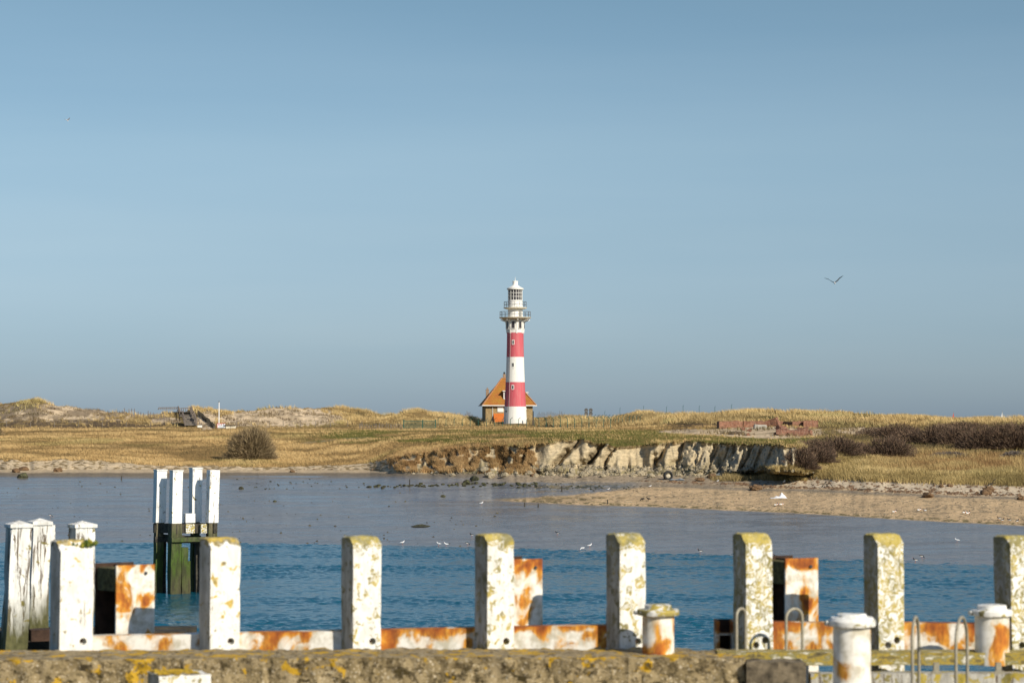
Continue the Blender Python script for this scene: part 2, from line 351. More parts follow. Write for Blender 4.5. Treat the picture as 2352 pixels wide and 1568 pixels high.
p5 = I(PX, [(-560, 1022), (0, 1022), (300, 1022), (560, 1024), (800, 1018), (900, 1010), (1000, 1004), (1200, 1001), (1350, 999), (1600, 1001), (1800, 1012), (1900, 1026), (2050, 1035), (2200, 1040), (2352, 1042), (2920, 1042)])
y5 = y4 + I(PX, [(-560, 26), (800, 30), (1200, 30), (1750, 22), (1900, 18), (2920, 22)]); L.append((y5, atn(PX, p5, y5)[1]))
p6 = I(PX, [(-560, 993), (0, 991), (300, 990), (600, 990), (900, 990), (1100, 986), (1300, 984), (1480, 986), (1560, 995), (1700, 1003), (1800, 1006), (1900, 1005), (2050, 1005), (2200, 1000), (2352, 1000), (2920, 1000)])
y6 = y5 + I(PX, [(-560, 55), (900, 60), (1500, 55), (1600, 25), (1900, 25), (2920, 30)]); L.append((y6, atn(PX, p6, y6)[1]))
p7 = I(PX, [(-560, 983), (0, 983), (300, 982), (420, 981), (500, 985), (700, 981), (900, 981), (1060, 979), (1100, 979), (1150, 976.5), (1190, 976), (1215, 980), (1240, 982), (1400, 981), (1500, 976), (1600, 974), (1648, 977), (1700, 977), (1800, 978), (1870, 981), (1950, 985), (2050, 985), (2200, 980), (2352, 978), (2920, 978)])
y7 = y6 + I(PX, [(-560, 42), (400, 42), (1000, 62), (1060, 70), (1095, 118), (1250, 118), (1290, 62), (1500, 45), (1650, 28), (1870, 28), (2920, 35)]); L.append((y7, atn(PX, p7, y7)[1]))
p8 = 2.5 + 2.5 * (1 - sst(130, 250, PX)) + 5.5 * sst(1550, 2000, PX) + I(PX, [(-560, 930), (-100, 930), (0, 926), (35, 920), (65, 912), (95, 913), (120, 922), (170, 931), (210, 940), (290, 946), (330, 956), (360, 950), (390, 945), (425, 945), (438, 934), (455, 933), (470, 937), (480, 935), (500, 938), (540, 942), (580, 940), (600, 938), (640, 932), (700, 935), (760, 933), (790, 935), (850, 946), (880, 951), (915, 949), (930, 941), (965, 941), (990, 946), (1030, 947), (1065, 952), (1100, 962), (1240, 955), (1300, 956), (1330, 956), (1400, 958), (1440, 948), (1465, 944), (1500, 946), (1530, 952), (1570, 950), (1620, 951), (1700, 946), (1760, 943), (1850, 941), (1960, 941), (2060, 944), (2150, 949), (2250, 955), (2352, 958), (2500, 960), (2920, 955)]) + 2.2 * gn(9, 5)
y8 = y7 + I(PX, [(-560, 40), (500, 40), (1000, 40), (1060, 40), (1095, 32), (1250, 32), (1300, 52), (1500, 50), (1700, 45), (2920, 60)]); L.append((y8, atn(PX, p8, y8)[1]))
L.append((y8 + 60, np.full(NC, 5.0))); L.append((y8 + 160, np.full(NC, -3.0)))
SEG = [6, 46, 80, 90, 60, 44, 44, 70, 8, 4]
rowsY = []; rowsZ = []; rowS = []
cliff = sst(1150, 1230, PX) * (1 - sst(1835, 1900, PX)) + 0.75 * sst(900, 960, PX) * (1 - sst(1150, 1230, PX))
for k, n in enumerate(SEG):
    (Ya, Za), (Yb, Zb) = L[k], L[k + 1]
    for i in range(n + (k == len(SEG) - 1)):
        s = i / n
        if k == 3:     # bank / cliff: talus then steep face
            if s < 0.35: g = s / 0.35 * 0.62; h = s / 0.35 * 0.26
            else: q = (s - 0.35) / 0.65; g = 0.62 + 0.38 * q; h = 0.26 + 0.74 * q
            g = g * cliff + s * (1 - cliff); h = h * cliff + (s ** 0.8) * (1 - cliff)
            rowsY.append(Ya + (Yb - Ya) * g); rowsZ.append(Za + (Zb - Za) * h)
        else:
            if k == 7: h = s ** 0.9 * (1 - 0.0 * s)
            else: h = s
            rowsY.append(Ya + (Yb - Ya) * s); rowsZ.append(Za + (Zb - Za) * h)
        rowS.append(k + s)
GY = np.array(rowsY); GZ = np.array(rowsZ); GS = np.array(rowS)[:, None] * np.ones((1, NC)); NR = len(GY)
GPX = np.ones((NR, 1)) * PX[None, :]
# nominal screen height of each vertex before relief
def proj_py(Y, Z):
    a = math.cos(PITCH) * Y + math.sin(PITCH) * (Z - H); b = -math.sin(PITCH) * Y + math.cos(PITCH) * (Z - H); return CY - F * b / a
PYn = proj_py(GY, GZ)
GX = (GPX - CX) / F * GY
# --- cliff gullies (saw-tooth buttresses)
gul = [(930, 920, 0.9), (985, 968, 1.8), (1040, 1020, 1.8), (1112, 1080, 2.2), (1180, 1150, 2.0), (1222, 1192, 1.3), (1343, 1262, 3.0), (1405, 1330, 2.8), (1421, 1385, 1.9), (1548, 1500, 2.6), (1583, 1545, 1.5), (1611, 1590, 0.9), (1655, 1622, 1.4), (1672, 1655, 0.8), (1690, 1668, 1.1), (1735, 1700, 1.5), (1752, 1736, 0.8), (1790, 1762, 1.4), (1826, 1800, 1.2), (1865, 1835, 1.2), (1930, 1930, 1.0)]
hh = np.clip((GS - 3), 0, 1)
pos = np.zeros_like(GY); amp = np.zeros_like(GY)
disp = np.zeros_like(GY)
wob = 26 * (fbm(GPX / 45.0, GZ * 0.7, 3) - 0.5) + 7 * (fbm(GPX / 9.0, GZ * 1.6, 3) - 0.5)
tops = [g[0] for g in gul]
for i in range(1, len(gul)):
    a0 = gul[i - 1][1] + (gul[i - 1][0] - gul[i - 1][1]) * hh + wob; a1 = gul[i][1] + (gul[i][0] - gul[i][1]) * hh + wob
    t = (GPX - a0) / np.maximum(a1 - a0, 3); m_ = (t >= 0) & (t < 1)
    A = gul[i][2]; wdt = np.maximum(a1 - a0, 3)
    saw = np.where(t < 0.92, (np.clip((t - np.maximum(0.0, 0.92 - 30.0 / wdt)) / np.minimum(0.92, 30.0 / wdt), 0, 1)) ** 2.0, 1 - ((t - 0.92) / 0.08))
    disp = np.where(m_, A * saw, disp)
clm = cliff[None, :] * sst(3.0, 3.3, GS) * (1 - sst(4.0, 4.05, GS))
clt = cliff[None, :] * sst(3.0, 3.3, GS) * (1 - sst(4.0, 4.35, GS))
fine = (fbm(GPX / 5.0 + GZ * 1.2, GZ * 1.5, 4) - 0.5) * (0.22 + 0.45 * sst(1500, 1600, GPX)) + (fbm(GPX / 40.0, GZ * 0.5 + 9, 3) - 0.5) * 1.1 + (fbm(GPX / 6.0 - GZ * 1.5, GZ * 0.5, 3) - 0.5) * 1.3 * sst(1550, 1600, GPX)
dY = -5.0 * clt * sst(1570, 1800, GPX) - 3.5 * clt * sst(1755, 1850, GPX) + clt * disp * (0.35 + 1.25 * fbm(GPX / 28.0 + 4, GZ * 0.9, 3)) + clm * fine - clm * 3.2 * np.clip(fbm(GPX / 30.0 + 60, GZ * 0.35, 3) - 0.42, 0, 1) * 2 * (1 - sst(0.25, 0.75, hh))
# ragged overhanging turf edge
edge = np.exp(-((GS - 3.97) / 0.05) ** 2) * cliff[None, :]
dY = dY - edge * (0.35 + 0.5 * (fbm(GPX / 5.0, GPX * 0 + 3, 3) - 0.4))
GY = GY + dY
# --- general relief
und = (fbm(GX / 9.0, GY / 9.0, 4) - 0.5)
und2 = (fbm(GX / 2.2 + 40, GY / 2.2, 4) - 0.5)
dune = sst(7.0, 7.25, GS) * (1 - sst(8.2, 9.0, GS))
calm = 1 - 0.8 * np.exp(-((GPX - 1180) / 160) ** 2) - 0.8 * np.exp(-((GPX - 1760) / 130) ** 2) * (GS < 7.5) - 0.9 * np.exp(-((GPX - 430) / 60) ** 2)
calm = np.clip(calm, 0.08, 1)
GZ = GZ + calm * (und * (1.5 * dune * (1 - sst(7.6, 8.0, GS) * 0.7) + 0.4 * sst(4.1, 5, GS) * (1 - sst(6, 6.8, GS))) + und2 * (0.7 * dune + 0.2 * sst(4.0, 4.3, GS) * (1 - sst(6.0, 6.6, GS))))
bank_l = (1 - cliff[None, :]) * sst(3.0, 3.2, GS) * (1 - sst(4.0, 4.2, GS)) * (1 - sst(1850, 1900, GPX))
GZ = GZ + bank_l * 0.5 * (fbm(GX / 1.3, GY / 1.3, 4) - 0.5)
beachr = sst(2.0, 2.1, GS) * (1 - sst(2.95, 3.0, GS)) * sst(1100, 1300, GPX)
GZ = GZ + beachr * (0.25 * (fbm(GX / 6, GY / 3, 3) - 0.5) + 0.10 * (fbm(GX / 0.8, GY / 0.8, 3) - 0.5))
# fallen slabs at the foot of the cliff
tal = cliff[None, :] * sst(2.93, 3.03, GS) * (1 - sst(3.3, 3.45, GS))
GZ = GZ + tal * 0.28 * np.clip(fbm(GX / 1.4 + 7, GY / 1.4, 4) - 0.45, 0, 1) * 2
GX = (GPX - CX) / F * GY
GPY = proj_py(GY, GZ)
del wob, fine, und, und2

# --- ground colours (albedo zones)
N1 = fbm(GPX / 22, GPY / 7, 4); N2 = fbm(GPX / 7 + 30, GPY / 2.5, 4); N3 = fbm(GPX / 90 + 11, GPY / 4.0, 4); N4 = fbm(GX / 3 + 5, GY / 3, 4)
mud = np.array([0.20, 0.205, 0.205]); colr = np.ones((NR, NC, 1)) * mud
colr = mix(colr, (0.16, 0.15, 0.138), sst(0.45, 0.62, N3))
wet = 0.80 + 0.2 * sst(0.40, 0.60, N3); wet = wet * (1 - 0.0 * GS)
# left upper flat: drier brown mud then sand
left = 1 - sst(1080, 1200, GPX)
dry = left * sst(1101, 1094, PYn + 3 * (N3 - 0.5)) * 1.0
dry = left * (1 - sst(1090, 1103, PYn + 10 * (N3 - 0.5)))
colr = mix(colr, (0.20, 0.165, 0.12), dry); wet = wet * (1 - 0.85 * dry)
sandl = left * (1 - sst(1083, 1087, PYn + 3 * (N1 - 0.5))); colr = mix(colr, (0.48, 0.375, 0.245), sandl)
pool = left * sst(900, 990, GPX) * 0 + np.exp(-((PYn - 1094) / 2.2) ** 2) * sst(500, 560, GPX) * (1 - sst(720, 780, GPX))
wet = np.maximum(wet, pool); colr = mix(colr, mud, pool)
# centre: channel, then grey beach under the cliff
ctr = sst(1080, 1200, GPX)
chan_lo = I(PX, [(0, 1150), (1130, 1147), (1200, 1143), (1300, 1137), (1400, 1128), (1480, 1120), (2352, 1112)])[None, :]
spit = ctr * sst(1.97, 2.02, GS) * sst(-3, 2, PYn - chan_lo + 5 * (N1 - 0.5))
gb = ctr * sst(1.97, 2.02, GS) * (1 - sst(1106, 1112, PYn + 7 * (N1 - 0.5)))
gb = np.maximum(gb, sst(1420, 1500, GPX) * sst(2.0, 2.03, GS))
colr = mix(colr, (0.32, 0.255, 0.18), gb); wet = wet * (1 - gb)
sandc = np.array([0.50, 0.365, 0.22])
colr = mix(colr, sandc, spit); wet = wet * (1 - spit)
band = sst(2.0, 2.03, GS) * (1 - sst(3.0, 3.02, GS)) * sst(1150, 1250, GPX)
peb = np.clip(sst(0.50, 0.62, N2) * sst(0.42, 0.6, N3 + 0.05), 0, 1) * band
colr = mix(colr, (0.22, 0.18, 0.12), peb * 0.6)
colr = mix(colr, (0.24, 0.20, 0.15), band * sst(1400, 1600, GPX) * np.exp(-((PYn - I(PX, [(1400, 1112), (1900, 1128), (2352, 1146)])[None, :]) / 3.5) ** 2))
lowdark = np.exp(-((PYn - p2[None, :] + 3) / 3.0) ** 2) * sst(1130, 1200, GPX) * sst(0.40, 0.6, N2)
colr = mix(colr, (0.10, 0.095, 0.04), lowdark * 0.8)
weed = np.exp(-(((GPX - 1310) / 130) ** 2 + ((PYn - 1118) / 6) ** 2)) * sst(0.40, 0.55, N2)
colr = mix(colr, (0.035, 0.04, 0.018), np.clip(weed * 1.3, 0, 1))
weed2 = np.exp(-(((GPX - 1330) / 150) ** 2 + ((PYn - 1144) / 5) ** 2)) * sst(0.40, 0.55, N1)
colr = mix(colr, (0.085, 0.075, 0.03), weed2 * 0.8)
# dry upper sand berm at right
berm = sst(1680, 1850, GPX) * sst(2.0, 2.02, GS) * (1 - sst(-3, 2, PYn - I(PX, [(1600, 1106), (1900, 1122), (2352, 1142)])[None, :] + 3 * (N1 - .5)))
colr = mix(colr, (0.54, 0.445, 0.32), berm)
wrack = np.exp(-((PYn - I(PX, [(1500, 1105), (1700, 1112), (1900, 1121), (2352, 1138)])[None, :]) / 2.2) ** 2) * sst(1450, 1600, GPX) * sst(0.42, 0.55, N2)
wrack = np.maximum(wrack, np.exp(-((PYn - 1075) / 2.0) ** 2) * left * sst(300, 400, GPX) * sst(0.4, 0.5, N2))
wrack = np.maximum(wrack, sst(1700, 1850, GPX) * berm * sst(0.62, 0.70, N2) * 0.6)
colr = mix(colr, (0.21, 0.13, 0.08), wrack * 0.6)
# bank
clay = np.array([0.50, 0.405, 0.26])
bk = sst(2.98, 3.04, GS) * (1 - sst(3.93, 3.985, GS + 0.05 * (N2 - 0.5)))
cc = np.ones((NR, NC, 1)) * clay
cc = mix(cc, (0.39, 0.32, 0.205), sst(0.45, 0.65, N2)); cc = mix(cc, (0.20, 0.17, 0.085), (1 - sst(3.2, 3.65, GS)) * sst(0.40, 0.58, N1) * 0.85)
cc = mix(cc, (0.36, 0.33, 0.26), sst(1560, 1700, GPX) * 0.5)
colr = colr * (1 - (bk * sst(880, 960, GPX) * (1 - sst(1840, 1900, GPX)))[..., None]) + cc * (bk * sst(880, 960, GPX) * (1 - sst(1840, 1900, GPX)))[..., None]
bl = bk * (1 - sst(880, 960, GPX)); colr = colr * (1 - bl[..., None]) + mix(np.ones((NR, NC, 1)) * np.array([0.50, 0.40, 0.27]), (0.24, 0.18, 0.10), sst(0.50, 0.62, N2))* bl[..., None]
# above the bank: soil and grass
gr = np.clip(sst(3.93, 3.99, GS + 0.05 * (N2 - 0.5)) + sst(1840, 1900, GPX) * sst(3.0, 3.05, GS), 0, 1)
gc = np.ones((NR, NC, 1)) * np.array([0.235, 0.168, 0.075])
gc = mix(gc, (0.16, 0.12, 0.055), sst(0.45, 0.62, N1)); 
green = np.clip(sst(620, 800, GPX) * (1 - sst(1850, 1950, GPX)) * sst(984, 990, PYn) * (1 - sst(1014, 1022, PYn - 8 * sst(1200, 1400, GPX) + 10 * (N1 - .5))) * (0.25 + 0.75 * sst(0.38, 0.55, N3)), 0, 1)
green = np.maximum(green, sst(1130, 1300, GPX) * (1 - sst(1850, 1950, GPX)) * sst(3.97, 4.0, GS) * (1 - sst(5.3, 6.3, GS)) * 0.85)
gc = mix(gc, (0.135, 0.130, 0.036), green)
pth = np.exp(-((PYn - I(PX, [(690, 1017), (760, 1011), (830, 1005), (2000, 1000)])[None, :]) / 1.3) ** 2) * sst(650, 720, GPX) * (1 - sst(830, 870, GPX)) * sst(0.35, 0.5, N2)
gc = mix(gc, (0.33, 0.28, 0.19), pth)
colr = colr * (1 - gr[..., None]) + gc * gr[..., None]
# dunes: sand areas
def ell(cx, cy, rx, ry, k=0.5): return np.clip(1.4 - (((GPX - cx) / rx) ** 2 + ((GPY - cy) / ry) ** 2) + k * 3 * (N2 - 0.5), 0, 1)
sandm = np.maximum.reduce([ell(650, 958, 145, 22), ell(560, 962, 60, 16), ell(120, 950, 190, 22, 0.8) * 0.9, ell(475, 965, 22, 22), ell(1592, 993, 78, 8), ell(1760, 993, 135, 14), ell(1985, 990, 65, 9, 0.8), ell(380, 966, 35, 8)]) * sst(5.4, 5.6, GS)
sandm = sst(0.25, 0.6, sandm)
sandc2 = np.ones((NR, NC, 1)) * np.array([0.62, 0.485, 0.325]); dkl = 1 - sst(330, 480, GPX); sandc2 = mix(sandc2, (0.47, 0.365, 0.24), sst(0.50, 0.64, N4)); sandc2 = mix(sandc2, (0.20, 0.15, 0.10), sst(0.62, 0.69, N2) * 0.7); sandc2 = mix(sandc2, (0.22, 0.17, 0.115), dkl * sst(0.42, 0.55, N1) * 0.8)
colr = colr * (1 - sandm[..., None]) + sandc2 * sandm[..., None]
green = green * (1 - sandm)
heath = np.maximum.reduce([ell(130, 975, 260, 9, 1.1), ell(1600, 977, 75, 5, 0.9), ell(1690, 994, 26, 5, 0.9), ell(300, 976, 120, 5, 1)]) * sst(5.4, 5.6, GS)
heath = sst(0.35, 0.7, heath) * sst(0.42, 0.52, N4 + 0.1)
colr = mix(colr, (0.105, 0.078, 0.055), heath * 0.85)
dk = ell(1860, 957, 170, 6, 0.5) * 0.8 * sst(7, 7.1, GS); colr = mix(colr, (0.115, 0.105, 0.045), dk)
colr = colr * (1 + 0.25 * (fbm(GX / 0.9, GY / 0.9, 3) - 0.5))[..., None]
wet = np.clip(wet, 0, 1) * (1 - sst(2.99, 3.0, GS))

def make_ground():
    me = bpy.data.meshes.new('ground')
    co = np.stack([GX, GY, GZ], -1).reshape(-1, 3).astype(np.float32)
    r = np.arange(NR - 1)[:, None]; c = np.arange(NC - 1)[None, :]
    a = r * NC + c; q = np.stack([a, a + 1, a + NC + 1, a + NC], -1).reshape(-1, 4).astype(np.int32)
    me.vertices.add(len(co)); me.vertices.foreach_set('co', co.ravel())
    me.loops.add(q.size); me.loops.foreach_set('vertex_index', q.ravel())
    me.polygons.add(len(q)); me.polygons.foreach_set('loop_start', np.arange(0, q.size, 4, dtype=np.int32)); me.polygons.foreach_set('loop_total', np.full(len(q), 4, np.int32))
    me.update(calc_edges=True)
    me.polygons.foreach_set('use_smooth', np.ones(len(q), bool))
    ca = me.attributes.new('Col', 'FLOAT_COLOR', 'POINT')
    cc_ = np.concatenate([np.clip(colr, 0, 1), wet[..., None]], -1).astype(np.float32); ca.data.foreach_set('color', cc_.ravel())
    m = NT('ground'); at_ = m.n('ShaderNodeAttribute', attribute_name='Col'); v = m.pos()
    fine = m.ramp(m.noise(v, 2.6, 6, 0.65), [(0.3, 0.72), (0.7, 1.22)])
    m.col(m.mix(1.0, at_.outputs['Color'], fine, 'MULTIPLY'))
    wetn = m.math('MULTIPLY', at_.outputs['Alpha'], m.ramp(m.noise(m.pos((0.12, 1, 1)), 0.55, 4, 0.6), [(0.30, 0.80), (0.65, 1.0)]))
    m.rough(m.ramp(wetn, [(0.0, 0.95), (0.3, 0.6), (1.0, 0.20)])); m.b.inputs['IOR'].default_value = 1.33
    nd = m.n('ShaderNodeMath', operation='MULTIPLY'); m.l(wetn, nd.inputs[0]); nd.inputs[1].default_value = 0.75; m.l(nd.outputs[0], m.b.inputs['Specular IOR Level'])
    hb = m.math('ADD', m.math('MULTIPLY', m.noise(v, 5, 5, 0.6), m.math('SUBTRACT', 1.05, at_.outputs['Alpha'])), m.math('MULTIPLY', m.noise(m.pos((0.4, 1, 1)), 1.3, 3), 0.25))
    m.bump(hb, 0.7, 0.12)
    me.materials.append(m.m); o = bpy.data.objects.new('ground', me); C.objects.link(o); tag(o, kind='structure')
make_ground()

def gp(px, py):
    """ground point seen at photo position (px, py)"""
    c = int(round((px - PX[0]) / 2.2)); c = max(0, min(NC - 1, c)); col = GPY[:, c]
    idx = np.where(col <= py)[0]; i = int(idx[0]) if len(idx) else NR - 1; i = max(1, i)
    t = (col[i - 1] - py) / max(1e-6, col[i - 1] - col[i]); t = min(1, max(0, t))
    Y = GY[i - 1, c] * (1 - t) + GY[i, c] * t; Z = GZ[i - 1, c] * (1 - t) + GZ[i, c] * t
    return Vector(((px - CX) / F * Y, Y, Z))
def gz(px, Y):
    c = int(round((px - PX[0]) / 2.2)); c = max(0, min(NC - 1, c)); return float(np.interp(Y, GY[:, c], GZ[:, c]))

# ------------------------------------------------------------------ grass and scrub (too many blades to count)
GPYc = proj_py(GY, GZ)
def cell_weights(mask):
    dpy = np.abs(GPYc[1:, :-1] - GPYc[:-1, :-1]); ar = np.maximum(dpy, 0.0) + 0.03
    w_ = (mask[1:, :-1] * ar); w_[:, (PX[:-1] < -300) | (PX[:-1] > 2650)] = 0
    # hidden far slope
    w_ *= (GS[1:, :-1] < 8.15)
    return w_
def sample(mask, n):
    w_ = cell_weights(mask).ravel(); cs = np.cumsum(w_); idx = np.searchsorted(cs, rng.random(n) * cs[-1]); idx = np.minimum(idx, len(w_) - 1)
    r = idx // (NC - 1); c = idx % (NC - 1); u = rng.random(n); v = rng.random(n)
    def bil(A): return (A[r, c] * (1 - u) + A[r, c + 1] * u) * (1 - v) + (A[r + 1, c] * (1 - u) + A[r + 1, c + 1] * u) * v
    return bil(GX), bil(GY), bil(GZ), r, c
def blades(name, mask, n, h, wd, cols, label=None, lean=0.35, wind=(-0.15, 0.0), hvar=0.5, clump=None, mat=None, emb=0.05, twin=True, nscale=4.0, patch=1.0, cat=None):
    x, y, z, r, c = sample(mask, n)
    hs = h * (1 - hvar / 2 + hvar * rng.random(n))
    cl = fbm(x / nscale, y / nscale, 3)
    if clump: hs *= (clump[0] + (clump[1] - clump[0]) * sst(0.35, 0.65, cl))
    ang = rng.random(n) * math.pi; ws = wd * (0.6 + 0.8 * rng.random(n))
    dx = np.cos(ang) * ws / 2; dy = np.sin(ang) * ws / 2
    tx = (rng.normal(0, lean, n) + wind[0]) * hs; ty = (rng.normal(0, lean, n) + wind[1]) * hs
    V = np.zeros((n, 3, 3), np.float32)
    V[:, 0] = np.stack([x - dx, y - dy, z - emb], -1); V[:, 1] = np.stack([x + dx, y + dy, z - emb], -1); V[:, 2] = np.stack([x + tx, y + ty, z + hs], -1)
    pal = np.array(cols); k = np.clip((cl - 0.3) / 0.4 + rng.normal(0, 0.25, n), 0, 0.999) * (len(pal) - 1)
    ki = k.astype(int); kf = (k - ki)[:, None]; cb = pal[ki] * (1 - kf) + pal[np.minimum(ki + 1, len(pal) - 1)] * kf
    big = fbm(x / 24 + 5, y / 16, 4)[:, None]; cb = cb * (1 - 0.36 * patch * sst(0.54, 0.70, big)); cb = cb * (1 - patch * sst(0.60, 0.72, fbm(x / 11 + 80, y / 14, 3)[:, None]) * np.array([0.22, 0.14, 0.20]))
    cb = cb * (0.72 + 0.5 * rng.random((n, 1)))
    me = bpy.data.meshes.new(name); me.vertices.add(n * 3); me.vertices.foreach_set('co', V.ravel())
    me.loops.add(n * 3); me.loops.foreach_set('vertex_index', np.arange(n * 3, dtype=np.int32))
    me.polygons.add(n); me.polygons.foreach_set('loop_start', np.arange(0, n * 3, 3, dtype=np.int32)); me.polygons.foreach_set('loop_total', np.full(n, 3, np.int32))
    me.update(calc_edges=True)
    a = me.attributes.new('Col', 'FLOAT_COLOR', 'FACE'); a.data.foreach_set('color', np.concatenate([cb, np.ones((n, 1))], 1).astype(np.float32).ravel())
    me.materials.append(mat or M_blade); o = bpy.data.objects.new(name, me); C.objects.link(o)
    return tag(o, label, cat, None, 'stuff')
N5 = fbm(GPX / 30 + 3, GPYc / 6, 4)
nosand = 1 - sandm; nogul = 1.0
rightm = sst(1840, 1890, GPX)
GOLD = [(0.24, 0.155, 0.065), (0.39, 0.255, 0.105), (0.52, 0.35, 0.15), (0.58, 0.41, 0.19)]
MARR = [(0.27, 0.18, 0.075), (0.43, 0.30, 0.125), (0.57, 0.415, 0.18), (0.64, 0.48, 0.23)]
ORNG = [(0.26, 0.15, 0.06), (0.40, 0.24, 0.10), (0.48, 0.32, 0.15)]
meadow = gr * (1 - rightm) * (1 - sst(6.9, 7.1, GS)) * nosand * (1 - green * 0.93) * (1 - heath * 0.6)
blades('meadow_grass', meadow, 240000, 0.22, 0.05, GOLD, 'tall dry golden grass covering the meadow above the shore', clump=(0.5, 1.25), wind=(-0.3, 0), nscale=5, cat='grass')
greenm = gr * (1 - rightm) * green * (1 - sst(6.9, 7.1, GS))
blades('turf_grass', greenm, 30000, 0.10, 0.08, [(0.11, 0.11, 0.03), (0.17, 0.16, 0.045), (0.24, 0.19, 0.07)], 'short green turf along the top of the eroded bank', nscale=5, cat='grass')
mar = sst(7.0, 7.2, GS) * nosand * (1 - 0.92 * heath) * (1 - dk * 0.8) * (0.12 + 0.88 * sst(0.34, 0.5, fbm(GX / 5, GY / 5, 3)))
mar = mar * (1 - np.clip(ell(428, 962, 38, 22, 0) * 1.2, 0, 1)) * (1 - np.clip(ell(1172, 966, 50, 16, 0), 0, 1) * (GS < 7.9)) * (1 - np.clip(ell(1760, 982, 118, 16, .1), 0, 1))
mar = mar * (1 - ell(120, 955, 170, 24, 0.3) * (1 - ell(85, 925, 60, 13, 0.2)) * 0.97)
blades('dune_grass', mar, 190000, 0.40, 0.07, MARR, 'pale yellow marram grass tufted over the dune ridge', clump=(0.4, 1.6), wind=(-0.25, 0), nscale=3.2, cat='grass')
sm = sandm * sst(0.56, 0.64, fbm(GX / 3.0 + 9, GY / 3.0, 3)); blades('sparse_dune_grass', sm * sst(6.0, 6.2, GS), 5000, 0.4, 0.10, [(0.13, 0.09, 0.05), (0.24, 0.18, 0.09)], 'sparse brown tufts scattered on the bare sand of the dunes', cat='grass')
reed = sst(880, 930, GPX) * (1 - sst(1205, 1240, GPX)) * sst(3.0, 3.06, GS) * (1 - sst(3.95, 4.2, GS)) * sst(0.47, 0.55, fbm(GPX / 13, GPYc / 8, 3))
blades('bank_grass', reed, 42000, 0.32, 0.05, ORNG, 'orange brown grass growing down the slumped bank', clump=(0.7, 1.2), wind=(-0.1, -0.1), nscale=2, patch=0.2, cat='grass')
rg = sst(3.0, 3.1, GS) * sst(1640, 1760, GPX - (PYn - 1095) * 5) * (1 - sst(4.5, 5.0, GS)); rg = np.where(GPX > 1830, sst(2.97, 3.1, GS) * (1 - sst(4.6, 5.0, GS)), 0)
rgl = rg * (1 - sst(1960, 2060, GPX)); rgr = rg * sst(1960, 2060, GPX)
YG = [(0.24, 0.175, 0.07), (0.40, 0.30, 0.12), (0.56, 0.43, 0.20)]
blades('shore_grass', rg * (1 - sst(1960, 2060, GPX) * sst(3.35, 3.55, GS)), 80000, 0.42, 0.05, YG, 'yellow green grass fringing the beach below the scrub', clump=(0.7, 1.3), wind=(-0.15, 0), nscale=3, patch=0.4, cat='grass')
blades('shore_reeds', rgr * sst(3.35, 3.5, GS), 50000, 0.50, 0.05, [(0.26, 0.155, 0.065), (0.38, 0.25, 0.105), (0.44, 0.33, 0.145)], 'rust coloured reeds behind the beach at the right', clump=(0.7, 1.2), nscale=3, patch=0.4, cat='reeds')
rup = rightm * sst(4.5, 4.8, GS) * (1 - sst(7.0, 7.2, GS)) * nosand
blades('hollow_grass', rup, 30000, 0.30, 0.06, [(0.13, 0.10, 0.05), (0.26, 0.19, 0.08), (0.38, 0.28, 0.12)], 'mixed brown grass in the hollow between the scrub', cat='grass')
# tongue of beach grass reaching left over the foot of the cliff
tg = np.clip((GPX - 1600) / 150, 0, 1) * (GPX < 1852) * (PYn > 1099 - np.clip(GPX - 1650, 0, 300) * 0.19 + 8 * (N1 - .5)) * (PYn < 1104 + 3 * (N1 - .5)) * sst(2.3, 2.5, GS) * (1 - sst(3.8, 3.9, GS)) * (GPX > 1630)
blades('beach_grass', tg, 22000, 0.38, 0.045, YG, 'thin yellow grass spreading over sand at the cliff foot', clump=(0.6, 1.3), nscale=3, cat='grass')

# wrack and pebbles: real little lumps
def lumps(name, mask, n, size, cols, label, flat=0.45, cat=None):
    x, y, z, r, c = sample(mask, n); s = size * (0.35 + 1.2 * rng.random(n) ** 2.2)
    base = np.array([(1, 0, 0), (0, 1, 0), (-1, 0, 0), (0, -1, 0), (0, 0, 1)], float)
    V = np.zeros((n, 5, 3)); ang = rng.random(n) * 6.28; ca, sa = np.cos(ang), np.sin(ang); el_ = 0.6 + rng.random(n)
    for i, b in enumerate(base):
        j = 0.75 + 0.5 * rng.random(n); bx = b[0] * j * el_; by = b[1] * j
        V[:, i, 0] = x + (bx * ca - by * sa) * s; V[:, i, 1] = y + (bx * sa + by * ca) * s; V[:, i, 2] = z - 0.02 + b[2] * s * flat * 2 * j
    f = np.array([(0, 1, 4), (1, 2, 4), (2, 3, 4), (3, 0, 4)]); Fc = (np.arange(n)[:, None, None] * 5 + f[None]).reshape(-1, 3).astype(np.int32)
    me = bpy.data.meshes.new(name); me.vertices.add(n * 5); me.vertices.foreach_set('co', V.astype(np.float32).ravel()); me.loops.add(Fc.size); me.loops.foreach_set('vertex_index', Fc.ravel())
    me.polygons.add(len(Fc)); me.polygons.foreach_set('loop_start', np.arange(0, Fc.size, 3, dtype=np.int32)); me.polygons.foreach_set('loop_total', np.full(len(Fc), 3, np.int32)); me.update(calc_edges=True)
    pal = np.array(cols); cb = pal[rng.integers(0, len(pal), n)] * (0.7 + 0.6 * rng.random((n, 1))); cb = np.repeat(cb, 4, 0)
    a = me.attributes.new('Col', 'FLOAT_COLOR', 'FACE'); a.data.foreach_set('color', np.concatenate([cb, np.ones((len(cb), 1))], 1).astype(np.float32).ravel())
    me.materials.append(M_twig); o = bpy.data.objects.new(name, me); C.objects.link(o); return tag(o, label, cat, None, 'stuff')
